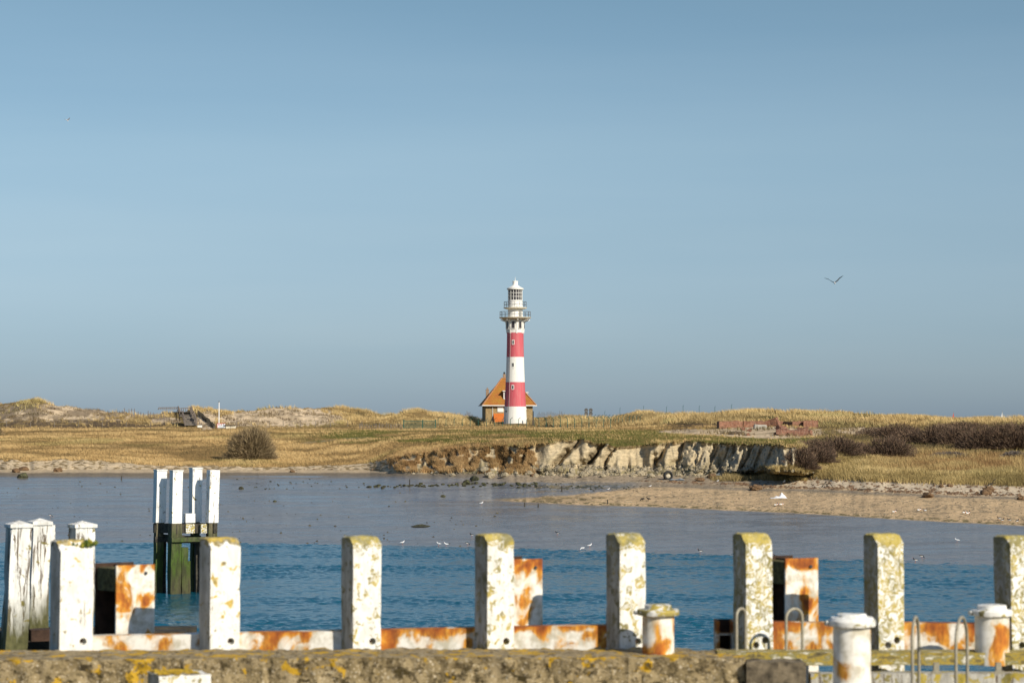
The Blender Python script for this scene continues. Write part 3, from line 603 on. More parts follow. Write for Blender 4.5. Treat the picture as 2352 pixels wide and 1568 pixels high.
lumps('seaweed_wrack', np.clip(wrack, 0, 1) * (GS < 3.1), 4500, 0.11, [(0.19, 0.11, 0.06), (0.12, 0.075, 0.045), (0.24, 0.16, 0.09)], 'brown dried seaweed strewn along the tide line', cat='seaweed')
lumps('beach_gravel', band * (0.25 + sst(0.45, 0.6, N2)), 13000, 0.055, [(0.14, 0.115, 0.08), (0.30, 0.24, 0.16), (0.10, 0.085, 0.06), (0.40, 0.33, 0.23)], 'gravel and shell litter scattered over the sandy beach', cat='gravel')
lumps('mud_debris', (GS > 1.0) * (GS < 2.6) * left * sst(0.58, 0.68, N2) + 0.004 * (GS > 1.05) * (GS < 2), 380, 0.10, [(0.05, 0.045, 0.03), (0.09, 0.08, 0.05)], 'small dark debris speckling the wet mudflat', cat='debris')
lumps('cliff_rubble', tal + 0.1 * clm * (hh < 0.3), 2200, 0.14, [(0.34, 0.29, 0.20), (0.25, 0.21, 0.14), (0.15, 0.125, 0.08)], 'crumbled clay rubble at the foot of the eroded bank', 0.6, cat='rubble')

# ------------------------------------------------------------------ scrub
def make_twigs(name, label, cat, px, py, hw, hh_, n, cols, stems=10, group=None, seed=1, depth=1.0, base_open=0.15, kind=None, anchor=None):
    """a bare bush: forked branches (trunk part) and a crown of fine twigs"""
    r = random.Random(seed); rn = np.random.default_rng(seed)
    b = anchor or gp(px, py); root = thing(name, label, cat, b, group=group, kind=kind)
    mb = MB(); mb.col = (0.08, 0.06, 0.05)
    for i in range(stems):
        a = r.random() * 6.28; lean = r.uniform(0.15, 0.85)
        p = Vector((r.uniform(-.25, .25) * hw * .4, r.uniform(-.2, .2) * hw * .4, -0.15)); d = Vector((math.cos(a) * lean, math.sin(a) * lean * depth, 1)).normalized(); pts = [p.copy()]
        L_ = hh_ * r.uniform(.7, .95)
        for k in range(5):
            d = (d + Vector((r.uniform(-.25, .25), r.uniform(-.25, .25), 0.05))).normalized(); p = p + d * L_ / 5; pts.append(p.copy())
        mb.tube(pts, [0.05, 0.045, 0.035, 0.028, 0.02, 0.01], 4)
        for k in (2, 3, 4):
            for s_ in range(2):
                a2 = r.random() * 6.28; q = pts[k]; e = (d * .7 + Vector((math.cos(a2), math.sin(a2), .3))).normalized()
                mb.tube([q, q + e * L_ * .2, q + (e + Vector((0, 0, .5))).normalized() * L_ * .38], [0.022, 0.015, 0.006], 3)
    mb.build('trunk', M_twig, root)
    # crown twigs inside a lumpy ellipsoid
    u = rn.normal(0, 1, (n, 3)); u /= np.linalg.norm(u, axis=1)[:, None]; u[:, 2] = np.abs(u[:, 2]) * 1.0 - 0.12
    rad = rn.random(n) ** 0.42
    lump = 0.68 + 0.55 * (fbm(np.arctan2(u[:, 1], u[:, 0]) * 2.2 + seed * 3, u[:, 2] * 4 + seed, 3))
    P = u * (rad * lump)[:, None] * np.array([hw, hw * depth, hh_]) 
    P[:, 2] = np.maximum(P[:, 2], 0.02 * hh_)
    D = u * np.array([1, 1, .6]) + np.array([0, 0, .55]) + rn.normal(0, .35, (n, 3)); D /= np.linalg.norm(D, axis=1)[:, None]
    Ln = hh_ * (0.10 + 0.12 * rn.random(n)); wv = np.cross(D, rn.normal(0, 1, (n, 3))); wv /= np.linalg.norm(wv, axis=1)[:, None]
    wd = 0.02 + 0.014 * rn.random(n)
    V = np.zeros((n, 3, 3), np.float32); V[:, 0] = P - wv * wd[:, None]; V[:, 1] = P + wv * wd[:, None]; V[:, 2] = P + D * Ln[:, None]
    me = bpy.data.meshes.new('crown'); me.vertices.add(n * 3); me.vertices.foreach_set('co', V.ravel()); me.loops.add(n * 3); me.loops.foreach_set('vertex_index', np.arange(n * 3, dtype=np.int32))
    me.polygons.add(n); me.polygons.foreach_set('loop_start', np.arange(0, n * 3, 3, dtype=np.int32)); me.polygons.foreach_set('loop_total', np.full(n, 3, np.int32)); me.update(calc_edges=True)
    pal = np.array(cols); cb = pal[rn.integers(0, len(pal), n)] * (0.75 + 0.5 * rn.random((n, 1)))
    a = me.attributes.new('Col', 'FLOAT_COLOR', 'FACE'); a.data.foreach_set('color', np.concatenate([cb, np.ones((n, 1))], 1).astype(np.float32).ravel())
    me.materials.append(M_twig); o = bpy.data.objects.new('crown', me); C.objects.link(o); o.parent = root
    return root
OL = [(0.24, 0.175, 0.09), (0.31, 0.235, 0.125), (0.19, 0.14, 0.08)]
PU = [(0.105, 0.066, 0.046), (0.15, 0.095, 0.062), (0.07, 0.05, 0.036), (0.20, 0.135, 0.085)]
make_twigs('bare_bush', 'large rounded bare olive brown bush alone on the golden meadow', 'bush', 577, 1054, 3.1, 4.0, 12500, OL, 22, seed=3)
make_twigs('bare_bush', 'cut off olive bush at the left edge of the photo above the meadow', 'bush', -12, 1000, 1.4, 1.6, 3500, OL, 8, seed=5)
SCR = [
    (1838, 1078, 34, 52, 'tall dark bush at the very end of the eroded bank, rising from the yellow grass'),
    (1868, 1062, 44, 40, 'dark bush just right of the bank end, in front of the bush row'),
  # px, base py, half width px, height px, label
    (1868, 1050, 46, 44, 'dark purple brown bush overhanging the right end of the eroded bank'),
    (1925, 1047, 52, 46, 'wide dark bush behind the bank end, left of the round brown bush'),
    (1972, 1046, 34, 30, 'low brown bush filling the gap left of the round brown bush'),
    (2040, 1052, 52, 50, 'round reddish brown bush in the middle of the scrub above the yellow grass'),
    (2100, 1016, 58, 32, 'dark bush at the back below the grassy crest, above the round brown bush'),
    (2010, 1000, 40, 20, 'small dark bush just right of the sandy patch by the brick ruin'),
    (2062, 1004, 52, 32, 'dark bush with thin green stems at the back of the scrub'),
    (2158, 1016, 50, 42, 'dark bush between the crest and the grassy hollow'),
    (2205, 1022, 52, 46, 'dark bush left of the big right hand thicket, under the red sail'),
    (2262, 1032, 56, 52, 'big dark thicket bush below the white sailing boat'),
    (2318, 1030, 58, 62, 'tallest dark thicket bush near the right edge of the photo'),
    (2380, 1030, 60, 66, 'dark thicket bush cut off by the right edge of the photo'),
    (2212, 988, 60, 22, 'thin brown bush on the crest under the red sail'),
    (2330, 1052, 30, 18, 'small grey brown bush low at the right edge above the reeds'),
    (2180, 1052, 44, 16, 'low grey twiggy bush in the hollow right of the round brown bush'),
]
for i, (px, py, hwp, hp, lb) in enumerate(SCR):
    b = gp(px, py); k = b.y / F
    make_twigs('scrub_bush', lb, 'bush', px, py, hwp * 1.28 * k, hp * 1.08 * k, int(240 * hwp * hp / 100 * 0.75) + 3000, PU if 'grey' not in lb else [(0.17, 0.14, 0.12), (0.12, 0.10, 0.09)], 7, 'bare bushes of the dune scrub', seed=20 + i, depth=0.9, anchor=b)
# dark overgrown hump left of the house
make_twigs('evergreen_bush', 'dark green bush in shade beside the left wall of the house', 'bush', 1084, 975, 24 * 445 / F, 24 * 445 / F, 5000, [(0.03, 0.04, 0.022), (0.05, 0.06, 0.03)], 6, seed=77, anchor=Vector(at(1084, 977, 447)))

# ------------------------------------------------------------------ lighthouse
def mat_bands():
    m = NT('banded_tower_paint'); z = m.z(obj=True)
    nzl = m.noise(m.pos((1, 1, 0.12)), 3.0, 5, 0.6)
    c = m.ramp(m.math('MULTIPLY', z, 1 / 30.0), [(0, (0.80, 0.79, 0.74)), (4.7 / 30, (0.54, 0.095, 0.12)), (9.3 / 30, (0.80, 0.79, 0.74)), (14.05 / 30, (0.54, 0.095, 0.12)), (18.6 / 30, (0.80, 0.79, 0.74))], interp='CONSTANT')
    c = m.mix(m.ramp(nzl, [(0.35, 0.18), (0.6, 0.0)]), c, (0.45, 0.40, 0.34)); m.col(c); m.rough(0.6); m.bump(m.noise(m.pos(), 4, 4), 0.1, 0.02); return m.m
M_tower = mat_bands(); M_white = mat_plain('white_render', (0.80, 0.79, 0.74), 0.6, 0.06, 2)
M_glass = mat_plain('dark_glass', (0.055, 0.05, 0.055), 0.12, 0.1, 2, bump=0); M_dark = mat_plain('dark_metal', (0.04, 0.045, 0.05), 0.5, 0.2, 4, bump=0)
M_floor = mat_plain('stained_concrete_gallery', (0.66, 0.60, 0.47), 0.8, 0.25, 3)
def lighthouse():
    D = 450; X0 = at(1183.4, 980, D).x; base = 8.0
    t = thing('lighthouse', 'tall round lighthouse with red and white bands and a glazed lantern', 'lighthouse', (X0, D, base))
    zz = lambda z: z - base
    MB().lathe([(2.32, -0.6), (2.25, zz(9.1)), (2.13, zz(11)), (2.03, zz(12.7)), (1.90, zz(15)), (1.80, zz(17.3)), (1.70, zz(20)), (1.64, zz(22.05)), (1.59, zz(24)), (1.56, zz(26.6)), (1.60, zz(27.0)), (1.62, zz(27.4)), (1.72, zz(29.05))], 64).build('tower_shaft', M_tower, t, True)
    for k in range(8):   # flared ribs carrying the gallery
        a = R(-90 + 22 + 45 * k - 12); ca, sa = math.cos(a), math.sin(a); mb = MB(); w_ = 0.22
        prof = [(1.5, zz(26.5)), (1.66, zz(26.5)), (1.86, zz(28.6)), (2.8, zz(28.98)), (2.8, zz(29.08)), (1.5, zz(29.08))]
        vs = [(r * ca - s * w_ / 2 * sa, r * sa + s * w_ / 2 * ca, z) for s in (-1, 1) for r, z in prof]; n = len(prof)
        mb.add(vs, [tuple(range(n - 1, -1, -1)), tuple(range(n, 2 * n))] + [(i, (i + 1) % n, n + (i + 1) % n, n + i) for i in range(n)]); mb.build('bracket_rib', M_white, t)
    for k in range(8):
        a = R(-90 + 22 + 45 * k - 12 + 22.5); ca, sa = math.cos(a), math.sin(a)
        f = MB().box((1.66 * ca, 1.66 * sa, zz(28.05)), (0.16, 0.72, 1.5), a).build('window', M_white, t)
        MB().box((1.72 * ca, 1.72 * sa, zz(28.08)), (0.10, 0.56, 1.32), a).build('pane', M_glass, f)
    MB().lathe([(1.5, zz(29.08)), (2.3, zz(29.12)), (2.97, zz(29.36)), (3.02, zz(29.5)), (1.3, zz(29.52))], 64).build('lower_gallery', M_floor, t, True)
    MB().lathe([(1.40, zz(29.5)), (1.38, zz(31.05))], 48).build('watch_room', M_white, t, True)
    MB().lathe([(1.3, zz(31.02)), (1.7, zz(31.05)), (2.18, zz(31.2)), (2.20, zz(31.35)), (1.3, zz(31.37))], 48).build('upper_gallery', M_floor, t, True)
    MB().lathe([(1.38, zz(31.36)), (1.38, zz(32.72)), (1.30, zz(32.75))], 48).build('lantern_wall', M_white, t, True)
    MB().lathe([(1.28, zz(32.7)), (1.28, zz(34.75))], 48).build('lantern_glass', M_glass, t, True)
    mb = MB()
    for k in range(16):
        a = 2 * math.pi * (k + .35) / 16; mb.beam((1.34 * math.cos(a), 1.34 * math.sin(a), zz(32.7)), (1.34 * math.cos(a), 1.34 * math.sin(a), zz(34.8)), 0.07)
    for z in (33.4, 34.08): mb.lathe([(1.32, zz(z) - .035), (1.37, zz(z) - .035), (1.37, zz(z) + .035), (1.32, zz(z) + .035)], 48, cap=False)
    mb.build('glazing_bars', M_white, t)
    r = MB().lathe([(1.30, zz(34.7)), (1.55, zz(34.72)), (1.60, zz(34.98)), (1.42, zz(35.02)), (0.9, zz(35.3)), (0.52, zz(35.58)), (0.48, zz(35.7)), (0.50, zz(36.22)), (0.56, zz(36.26)), (0.54, zz(36.33)), (0.0, zz(36.42))], 40).build('lantern_roof', M_white, t, True)
    MB().tube([(0, 0, zz(36.4)), (0, 0, zz(37.1))], [0.06, 0.02], 6).build('finial', M_white, r)
    for nm, rr, z0, n in (('lower_railing', 2.9, 29.5, 18), ('upper_railing', 2.12, 31.36, 14)):
        mb = MB()
        for k in range(n):
            a = 2 * math.pi * (k + .4) / n; mb.tube([(rr * math.cos(a), rr * math.sin(a), zz(z0)), (rr * math.cos(a), rr * math.sin(a), zz(z0) + 1.08)], 0.035, 5)
        for h_ in (0.55, 1.06):
            mb.tube([(rr * math.cos(2 * math.pi * k / 36), rr * math.sin(2 * math.pi * k / 36), zz(z0) + h_) for k in range(37)], 0.03, 4)
        mb.build(nm, mat_plain('rail_' + nm[:5], (0.13, 0.13, 0.13), 0.6, 0.3, 5), t)
    a = R(-90 + 42)
    MB().box((1.40 * math.cos(a), 1.40 * math.sin(a), zz(30.15)), (0.08, 0.7, 1.3), a).build('door', mat_plain('grey_door', (0.33, 0.33, 0.31), 0.6, 0.1, 4), t)
    for (dx, z, fr) in ((-0.38, 24.8, 1), (-0.39, 20.6, 0), (-0.45, 16.4, 1)):
        rr = float(np.interp(z, [16, 17.3, 22, 26.6], [1.85, 1.80, 1.64, 1.56])); a = -math.pi / 2 + dx / rr
        ca, sa = math.cos(a), math.sin(a)
        f = MB().box(((rr - .02) * ca, (rr - .02) * sa, zz(z)), (0.14, 0.48 if fr else 0.36, 0.88 if fr else 0.74), a).build('window', M_white, t)
        MB().box(((rr + .035) * ca, (rr + .035) * sa, zz(z)), (0.06, 0.28, 0.64), a).build('pane', M_glass, f)
        MB().box(((rr - .0) * ca, (rr - .0) * sa, zz(z) - .68), (0.14, 0.10, 0.10), a).build('vent', M_dark, t)
    a = -math.pi / 2 - 0.88
    mb = MB(); mb.box((2.12 * math.cos(a), 2.12 * math.sin(a), zz(12.0)), (0.3, 0.28, 0.12), a); mb.box((2.2 * math.cos(a), 2.2 * math.sin(a), zz(11.85)), (0.14, 0.10, 0.25), a); mb.build('wall_lamp', M_dark, t)
    mb = MB(); a = -math.pi / 2 - 0.62
    pr = [(2.27, 9.1), (2.15, 11), (2.05, 12.7), (1.92, 15), (1.82, 17.3), (1.72, 20), (1.66, 22.05), (1.58, 26.5)]
    mb.tube([(r_ * math.cos(a), r_ * math.sin(a), zz(z)) for r_, z in pr], 0.035, 5); mb.build('cable_pipe', mat_plain('pipe', (0.45, 0.42, 0.40), 0.6), t)
lighthouse()

# ------------------------------------------------------------------ keeper's house
def mat_tiles():
    m = NT('orange_roof_tiles'); v = m.pos(obj=True); sp = m.n('ShaderNodeSeparateXYZ'); m.l(v, sp.inputs[0])
    along = m.math('ADD', sp.outputs['X'], sp.outputs['Y']); wv = m.math('SINE', m.math('MULTIPLY', along, 21.0)); row = m.math('FRACT', m.math('MULTIPLY', sp.outputs['Z'], 3.2))
    n = m.noise(v, 0.9, 4); c = m.ramp(n, [(0.32, (0.46, 0.15, 0.035)), (0.5, (0.50, 0.21, 0.03)), (0.66, (0.48, 0.26, 0.03))])
    c = m.mix(m.ramp(m.noise(v, 12, 3), [(0.38, 0.5), (0.5, 0.0)]), c, (0.20, 0.09, 0.04))
    c = m.mix(m.ramp(wv, [(0.0, 0.45), (0.35, 0.0)]), c, (0.16, 0.06, 0.03)); c = m.mix(m.ramp(row, [(0.0, 0.5), (0.18, 0.0)]), c, (0.16, 0.06, 0.03))
    m.col(c); m.rough(0.8); m.bump(m.math('ADD', wv, m.math('MULTIPLY', row, 1.5)), 0.7, 0.05); return m.m
def mat_brick(name, c1, c2, mort, sc, dirt=0.3):
    m = NT(name); v = m.pos(obj=True); sp = m.n('ShaderNodeSeparateXYZ'); m.l(v, sp.inputs[0]); cb = m.n('ShaderNodeCombineXYZ')
    m.l(m.math('ADD', sp.outputs['X'], sp.outputs['Y']), cb.inputs[0]); m.l(sp.outputs['Z'], cb.inputs[1])
    b = m.n('ShaderNodeTexBrick'); m.l(cb.outputs[0], b.inputs['Vector']); b.inputs['Scale'].default_value = sc; b.inputs['Color1'].default_value = (*c1, 1); b.inputs['Color2'].default_value = (*c2, 1); b.inputs['Mortar'].default_value = (*mort, 1); b.inputs['Mortar Size'].default_value = 0.03
    c = m.mix(m.ramp(m.noise(v, 3.5, 5), [(0.35, dirt), (0.6, 0.0)]), b.outputs['Color'], tuple(x * 0.4 for x in c1)); m.col(c); m.rough(0.9); m.bump(m.noise(v, 9, 5), 0.7, 0.03); return m.m
M_tile = mat_tiles(); M_hbrick = mat_brick('yellow_brown_brick', (0.40, 0.27, 0.11), (0.27, 0.18, 0.085), (0.40, 0.33, 0.20), 2.2, 0.5)
def house():
    D = 462; px0 = (1750 + 404 / 2.657) / 1.6327; X0 = at(px0, 980, D).x; base = 8.0; th = R(5)
    t = thing('lighthouse_keepers_house', 'brick house with steep orange hipped roof, half hidden behind the lighthouse', 'house', (X0, D + 4.5, base), th)
    ez = 13.15 - base; rz_ = 18.45 - base; a = 4.55; b = 4.4; ea = 5.2; eb = 5.0
    MB().box((0, 0, ez / 2), (2 * a, 2 * b, ez)).build('wall', M_hbrick, t)
    rl = 1.05
    vs = [(-ea, -eb, ez - .1), (ea, -eb, ez - .1), (ea, eb, ez - .1), (-ea, eb, ez - .1), (-rl, 0, rz_), (rl, 0, rz_), (-ea, -eb, ez), (ea, -eb, ez), (ea, eb, ez), (-ea, eb, ez)]
    rf = MB().add(vs, [(3, 2, 1, 0), (0, 1, 7, 6), (1, 2, 8, 7), (2, 3, 9, 8), (3, 0, 6, 9), (6, 7, 5, 4), (7, 8, 5), (8, 9, 4, 5), (9, 6, 4)]).build('roof', M_tile, t)
    MB().box((0, -eb - .05, ez - .05), (2 * ea + .2, .12, .16)).build('gutter', M_white, rf)
    MB().box((-ea - .05, 0, ez - .06), (.12, 2 * eb, .14)).build('gutter', M_white, rf)
    hip = mat_plain('hip_tiles', (0.40, 0.20, 0.10), 0.8, 0.3, 4)
    for sx in (-1, 1): MB().beam((sx * ea, -eb, ez + .03), (sx * rl, 0, rz_ + .03), 0.22, 0.14).build('hip_ridge', hip, rf)
    MB().beam((-rl, 0, rz_ + .03), (rl, 0, rz_ + .03), 0.22, 0.14).build('ridge', hip, rf)
    cm = mat_brick('chimney_brick', (0.30, 0.17, 0.09), (0.38, 0.25, 0.15), (0.3, 0.25, 0.2), 3.0)
    mb = MB(); mb.box((-3.95, -1.0, ez + 1.6), (.55, .6, 2.9)); ch = mb.build('chimney', cm, rf); mb = MB(); mb.box((-3.95, -1.0, ez + 3.08), (.65, .7, .12)); mb.lathe([(.13, 0), (.11, .3)], 10, (-3.95, -1.0, ez + 3.14)); mb.build('chimney_pot', cm, ch)
    mb = MB(); mb.box((-0.55, 0.25, rz_ + .3), (.5, .5, 1.0)); ch = mb.build('chimney', cm, rf); MB().lathe([(.16, 0), (.2, .2), (.12, .42)], 10, (-0.55, 0.25, rz_ + .8)).build('chimney_pot', M_dark, ch)
    # dormers
    mb = MB(); mb.box((-0.3, -3.0, ez + 1.95), (1.5, 2.0, 1.5)); dm = mb.build('dormer', M_white, rf)
    MB().box((-0.3, -4.01, ez + 1.95), (1.1, .06, 1.15)).build('pane', M_glass, dm); MB().box((-0.3, -3.1, ez + 2.76), (1.9, 2.4, .14)).build('dormer_roof', M_white, dm)
    mb = MB(); mb.box((3.25, 0.0, ez + 1.8), (1.3, 1.7, 1.2)); dm = mb.build('dormer', M_white, rf); MB().box((3.2, 0, ez + 2.5), (1.7, 2.1, .14)).build('dormer_roof', M_white, dm)
    for (x0, x1, z0, z1) in ((-2.28, -1.12, 11.85, 13.0), (2.65, 3.35, 12.3, 13.0)):
        f = MB().box(((x0 + x1) / 2, -b - .05, (z0 + z1) / 2 - base), (x1 - x0, .14, z1 - z0)).build('window', M_white, t)
        MB().box(((x0 + x1) / 2, -b - .13, (z0 + z1) / 2 - base), (x1 - x0 - .14, .04, z1 - z0 - .14)).build('shutter', M_white, f)
    MB().tube([(-3.2, -b - .12, ez - .1), (-3.2, -b - .12, 0.5)], .055, 6).build('drainpipe', M_white, t)
    # lean-to with its own tiled roof
    x0, x1 = -2.95, -0.62
    o = MB().add([(x0, -b - 2.2, 0), (x1, -b - 2.2, 0), (x1, -b + .1, 0), (x0, -b + .1, 0), (x0, -b - 2.2, 1.1), (x1, -b - 2.2, 1.1), (x1, -b + .1, 3.55), (x0, -b + .1, 3.55)], [(0, 1, 5, 4), (1, 2, 6, 5), (3, 0, 4, 7), (4, 5, 6, 7), (3, 2, 1, 0)]).build('lean_to', M_hbrick, t)
    mt = mat_plain('orange_pantiles', (0.56, 0.17, 0.035), 0.8, 0.2, 4); mb = MB()
    for i in range(14):
        xa = x0 - .1 + (x1 - x0 + .2) * i / 14; xb = x0 - .1 + (x1 - x0 + .2) * (i + 1) / 14; xm = (xa + xb) / 2
        mb.add([(xa, -b - 2.4, 1.0), (xm, -b - 2.4, 1.09), (xb, -b - 2.4, 1.0), (xa, -b + .1, 3.66), (xm, -b + .1, 3.75), (xb, -b + .1, 3.66)], [(0, 1, 4, 3), (1, 2, 5, 4)])
    mb.build('lean_to_roof', mt, o); MB().box(((x0 + x1) / 2, -b - 2.45, 0.98), (x1 - x0 + .3, .1, .12)).build('gutter', M_white, o)
    MB().box((x1 + .18, -b - .5, 1.7), (.3, 1.1, 3.6)).build('side_wall', M_hbrick, o)
house()

# ------------------------------------------------------------------ fences, gate, lamps near the lighthouse
M_green = mat_plain('dark_green_fence_paint', (0.02, 0.10, 0.075), 0.5, 0.2, 4, bump=0)
M_fpost = mat_plain('grey_fence_post', (0.17, 0.145, 0.12), 0.85, 0.3, 4)
def post_row(name, label, cat, pts, hgt, mat, r=0.04, crank=0.0, wires=(0.5, 0.9), wmat=None, hv=0.0, wr=0.008, box=False):
    b0 = Vector(pts[0]); t = thing(name, label, cat, b0); tops = []
    rr = random.Random(hash(label) % 1000 if False else len(label))
    for p in pts:
        p = Vector(p) - b0; h_ = hgt * (1 + rr.uniform(-hv, hv)); tl = Vector((rr.uniform(-.04, .04), rr.uniform(-.04, .04), 0)) * (h_ if hv else 0)
        mb = MB(); top = p + tl + Vector((0, 0, h_))
        pt = [p - Vector((0, 0, .3)), top]
        if crank: pt.append(top + Vector((crank, -abs(crank) * .3, abs(crank) * .9)))
        if box: mb.beam(pt[0], pt[1], r * 2)
        else: mb.tube(pt, r, 5)
        mb.build('post', mat, t); tops.append((p, tl, h_))
    for wz in wires:
        mb = MB(); mb.tube([p + tl * wz + Vector((0, 0, h_ * wz)) for p, tl, h_ in tops], wr, 3); mb.build('wire', wmat or mat, t)
    return t
def row(px0, px1, n, Yf, jitter=0):
    out = []
    for i in range(n):
        px = px0 + (px1 - px0) * i / (n - 1) + (random.uniform(-jitter, jitter) if jitter else 0); Y = Yf(px) if callable(Yf) else Yf
        out.append((at(px, 980, Y).x, Y, gz(px, Y)))
    return out
post_row('wire_fence', 'wire fence on grey posts along the foot of the left dune', 'fence', row(-40, 345, 8, lambda px: gp(px, 981).y), 0.95, M_fpost, .05)
post_row('wire_fence', 'wire fence on grey posts below the bare sand dune, right of the signboard', 'fence', row(545, 835, 9, lambda px: gp(px, 980).y, 4), 1.05, M_fpost, .05)
post_row('picket_fence', 'broken row of short pale pickets in the grass left of the green gate', 'fence', row(826, 924, 26, lambda px: gp(px, 984).y, 1), 0.75, M_fpost, .045, wires=(0.7,), hv=.25, box=True)
post_row('old_stake_fence', 'leaning grey stakes and wire on the skyline left of the wooden stairs', 'fence', row(288, 338, 8, 421, 3), 1.35, M_greywood, .06, wires=(.8,), hv=.2)
post_row('stake_fence', 'irregular brown stakes climbing the grassy slope beside the stairs', 'fence', row(342, 388, 11, lambda px: 421 - (px - 342) * .4, 1), 1.25, M_greywood, .06, wires=(.7,), hv=.25)
post_row('security_fence', 'green fence with cranked post tops in front of the house and lighthouse', 'fence', row(1006, 1228, 13, lambda px: gp(px, 979.5).y), 1.2, M_green, .045, crank=.35, wires=(.2, .45, .7, .95), wr=.012)
post_row('security_fence', 'green fence with cranked post tops right of the lighthouse, running through grass', 'fence', row(1238, 1402, 11, lambda px: gp(px, 984).y), 1.3, M_green, .045, crank=-.35, wires=(.3, .9), wr=.012)
post_row('security_fence', 'line of cranked green posts in the dune grass right of the signal lamps', 'fence', row(1364, 1470, 14, lambda px: gp(px, 972).y), 1.1, M_green, .04, crank=.35, wires=(.9,), wr=.012)
post_row('skyline_fence', 'group of tall green posts with bent tops left of the signal lamps', 'fence', row(1323, 1347, 4, 457), 2.3, M_green, .045, crank=-.4, wires=(.2,))
def rowp(pxs, Yf): return [(at(px, 980, Yf).x, Yf, gz(px, Yf)) for px in pxs]
def skyrow(pxs):
    out = []
    for px in pxs:
        c = int(round((px - PX[0]) / 2.2)); Y = float(L[8][0][c]) - 1; out.append((at(px, 980, Y).x, Y, gz(px, Y)))
    return out
post_row('skyline_fence', 'widely spaced green posts standing along the dune crest above the ruin', 'fence', skyrow([1389, 1424, 1478, 1531, 1569, 1606, 1642, 1680]), 1.25, M_green, .03, crank=.12, wires=())
post_row('paling_fence', 'dense thin palings on the shaded rise left of the house', 'fence', row(1066, 1104, 20, lambda px: 455 + 0 * px, .6), 1.1, M_greywood, .035, wires=(.6,), hv=.3)
for f in (): pass
post_row('paling_fence', 'dense thin palings on the skyline right of the lighthouse', 'fence', skyrow(np.linspace(1234, 1296, 26)), 1.0, M_fpost, .03, wires=(.6,), hv=.25)
def gate():
    p = gp(964, 984); t = thing('green_gate', 'dark green barred metal gate in the grass left of the house', 'gate', p)
    k = p.y / F
    for (a, b, nm) in ((-36, 6, 'gate_leaf'), (8, 36, 'gate_leaf')):
        mb = MB(); yb = 0 if a < 0 else 0; hz = 1.15
        for zz_ in (0.15, hz): mb.beam((a * k, 0, zz_), (b * k, yb, zz_), .07)
        n = int((b - a) / 2.2)
        for i in range(n + 1): x = (a + (b - a) * i / n) * k; mb.beam((x, 0, .1), (x, 0, hz), .045)
        mb.build(nm, M_green, t)
    for a in (-36.5, 7, 36.5): MB().beam((a * k, 0, -.3), (a * k, 0, 1.35), .14).build('gate_post', M_green, t)
gate()
def signal(px, label, h_):
    Y = 452; z = gz(px, Y); t = thing('signal_lamp_post', label, 'signal lamp', (at(px, 980, Y).x, Y, z), group='paired disc lamps on green poles')
    zt = at(px, 938.5, Y).z - z
    for dx in (-.22, .22): MB().tube([(dx, .1, -.3), (dx, .1, zt)], .035, 5).build('pole', M_green, t)
    for zc in (at(px, 941.5, Y).z - z, at(px, 949.5, Y).z - z):
        d = MB(); n = 20
        d.add([(.36 * math.cos(2 * math.pi * i / n), -.06, zc + .36 * math.sin(2 * math.pi * i / n)) for i in range(n)] + [(.36 * math.cos(2 * math.pi * i / n), .04, zc + .36 * math.sin(2 * math.pi * i / n)) for i in range(n)], [tuple(range(n)), tuple(range(2 * n - 1, n - 1, -1))] + [(i, n + i, n + (i + 1) % n, (i + 1) % n) for i in range(n)])
        o = d.build('disc', mat_plain('grey_disc', (0.10, 0.10, 0.10), .6, .2, 8), t)
        g = MB()
        for i in range(3): g.box(((-1 + i) * .15, -.08, zc), (.015, .03, .4))
        g.box((0, -.08, zc - .22), (.3, .035, .12)); g.build('grille', mat_plain('pale_grille', (0.25, 0.25, 0.24), .6), o)
signal(1346.5, 'left one of the two posts with stacked grey disc lamps', 3)
signal(1357.0, 'right one of the two posts with stacked grey disc lamps', 3)
# small box post and odd upright near the house
MB_ = MB().beam((0, 0, -.2), (0, 0, 2.6), .22).build('dark_post', M_dark, None); MB_.location = (at(1224.5, 980, 446).x, 446, gz(1224.5, 446)); tag(MB_, 'thick dark upright post beside the right wall of the house', 'post')

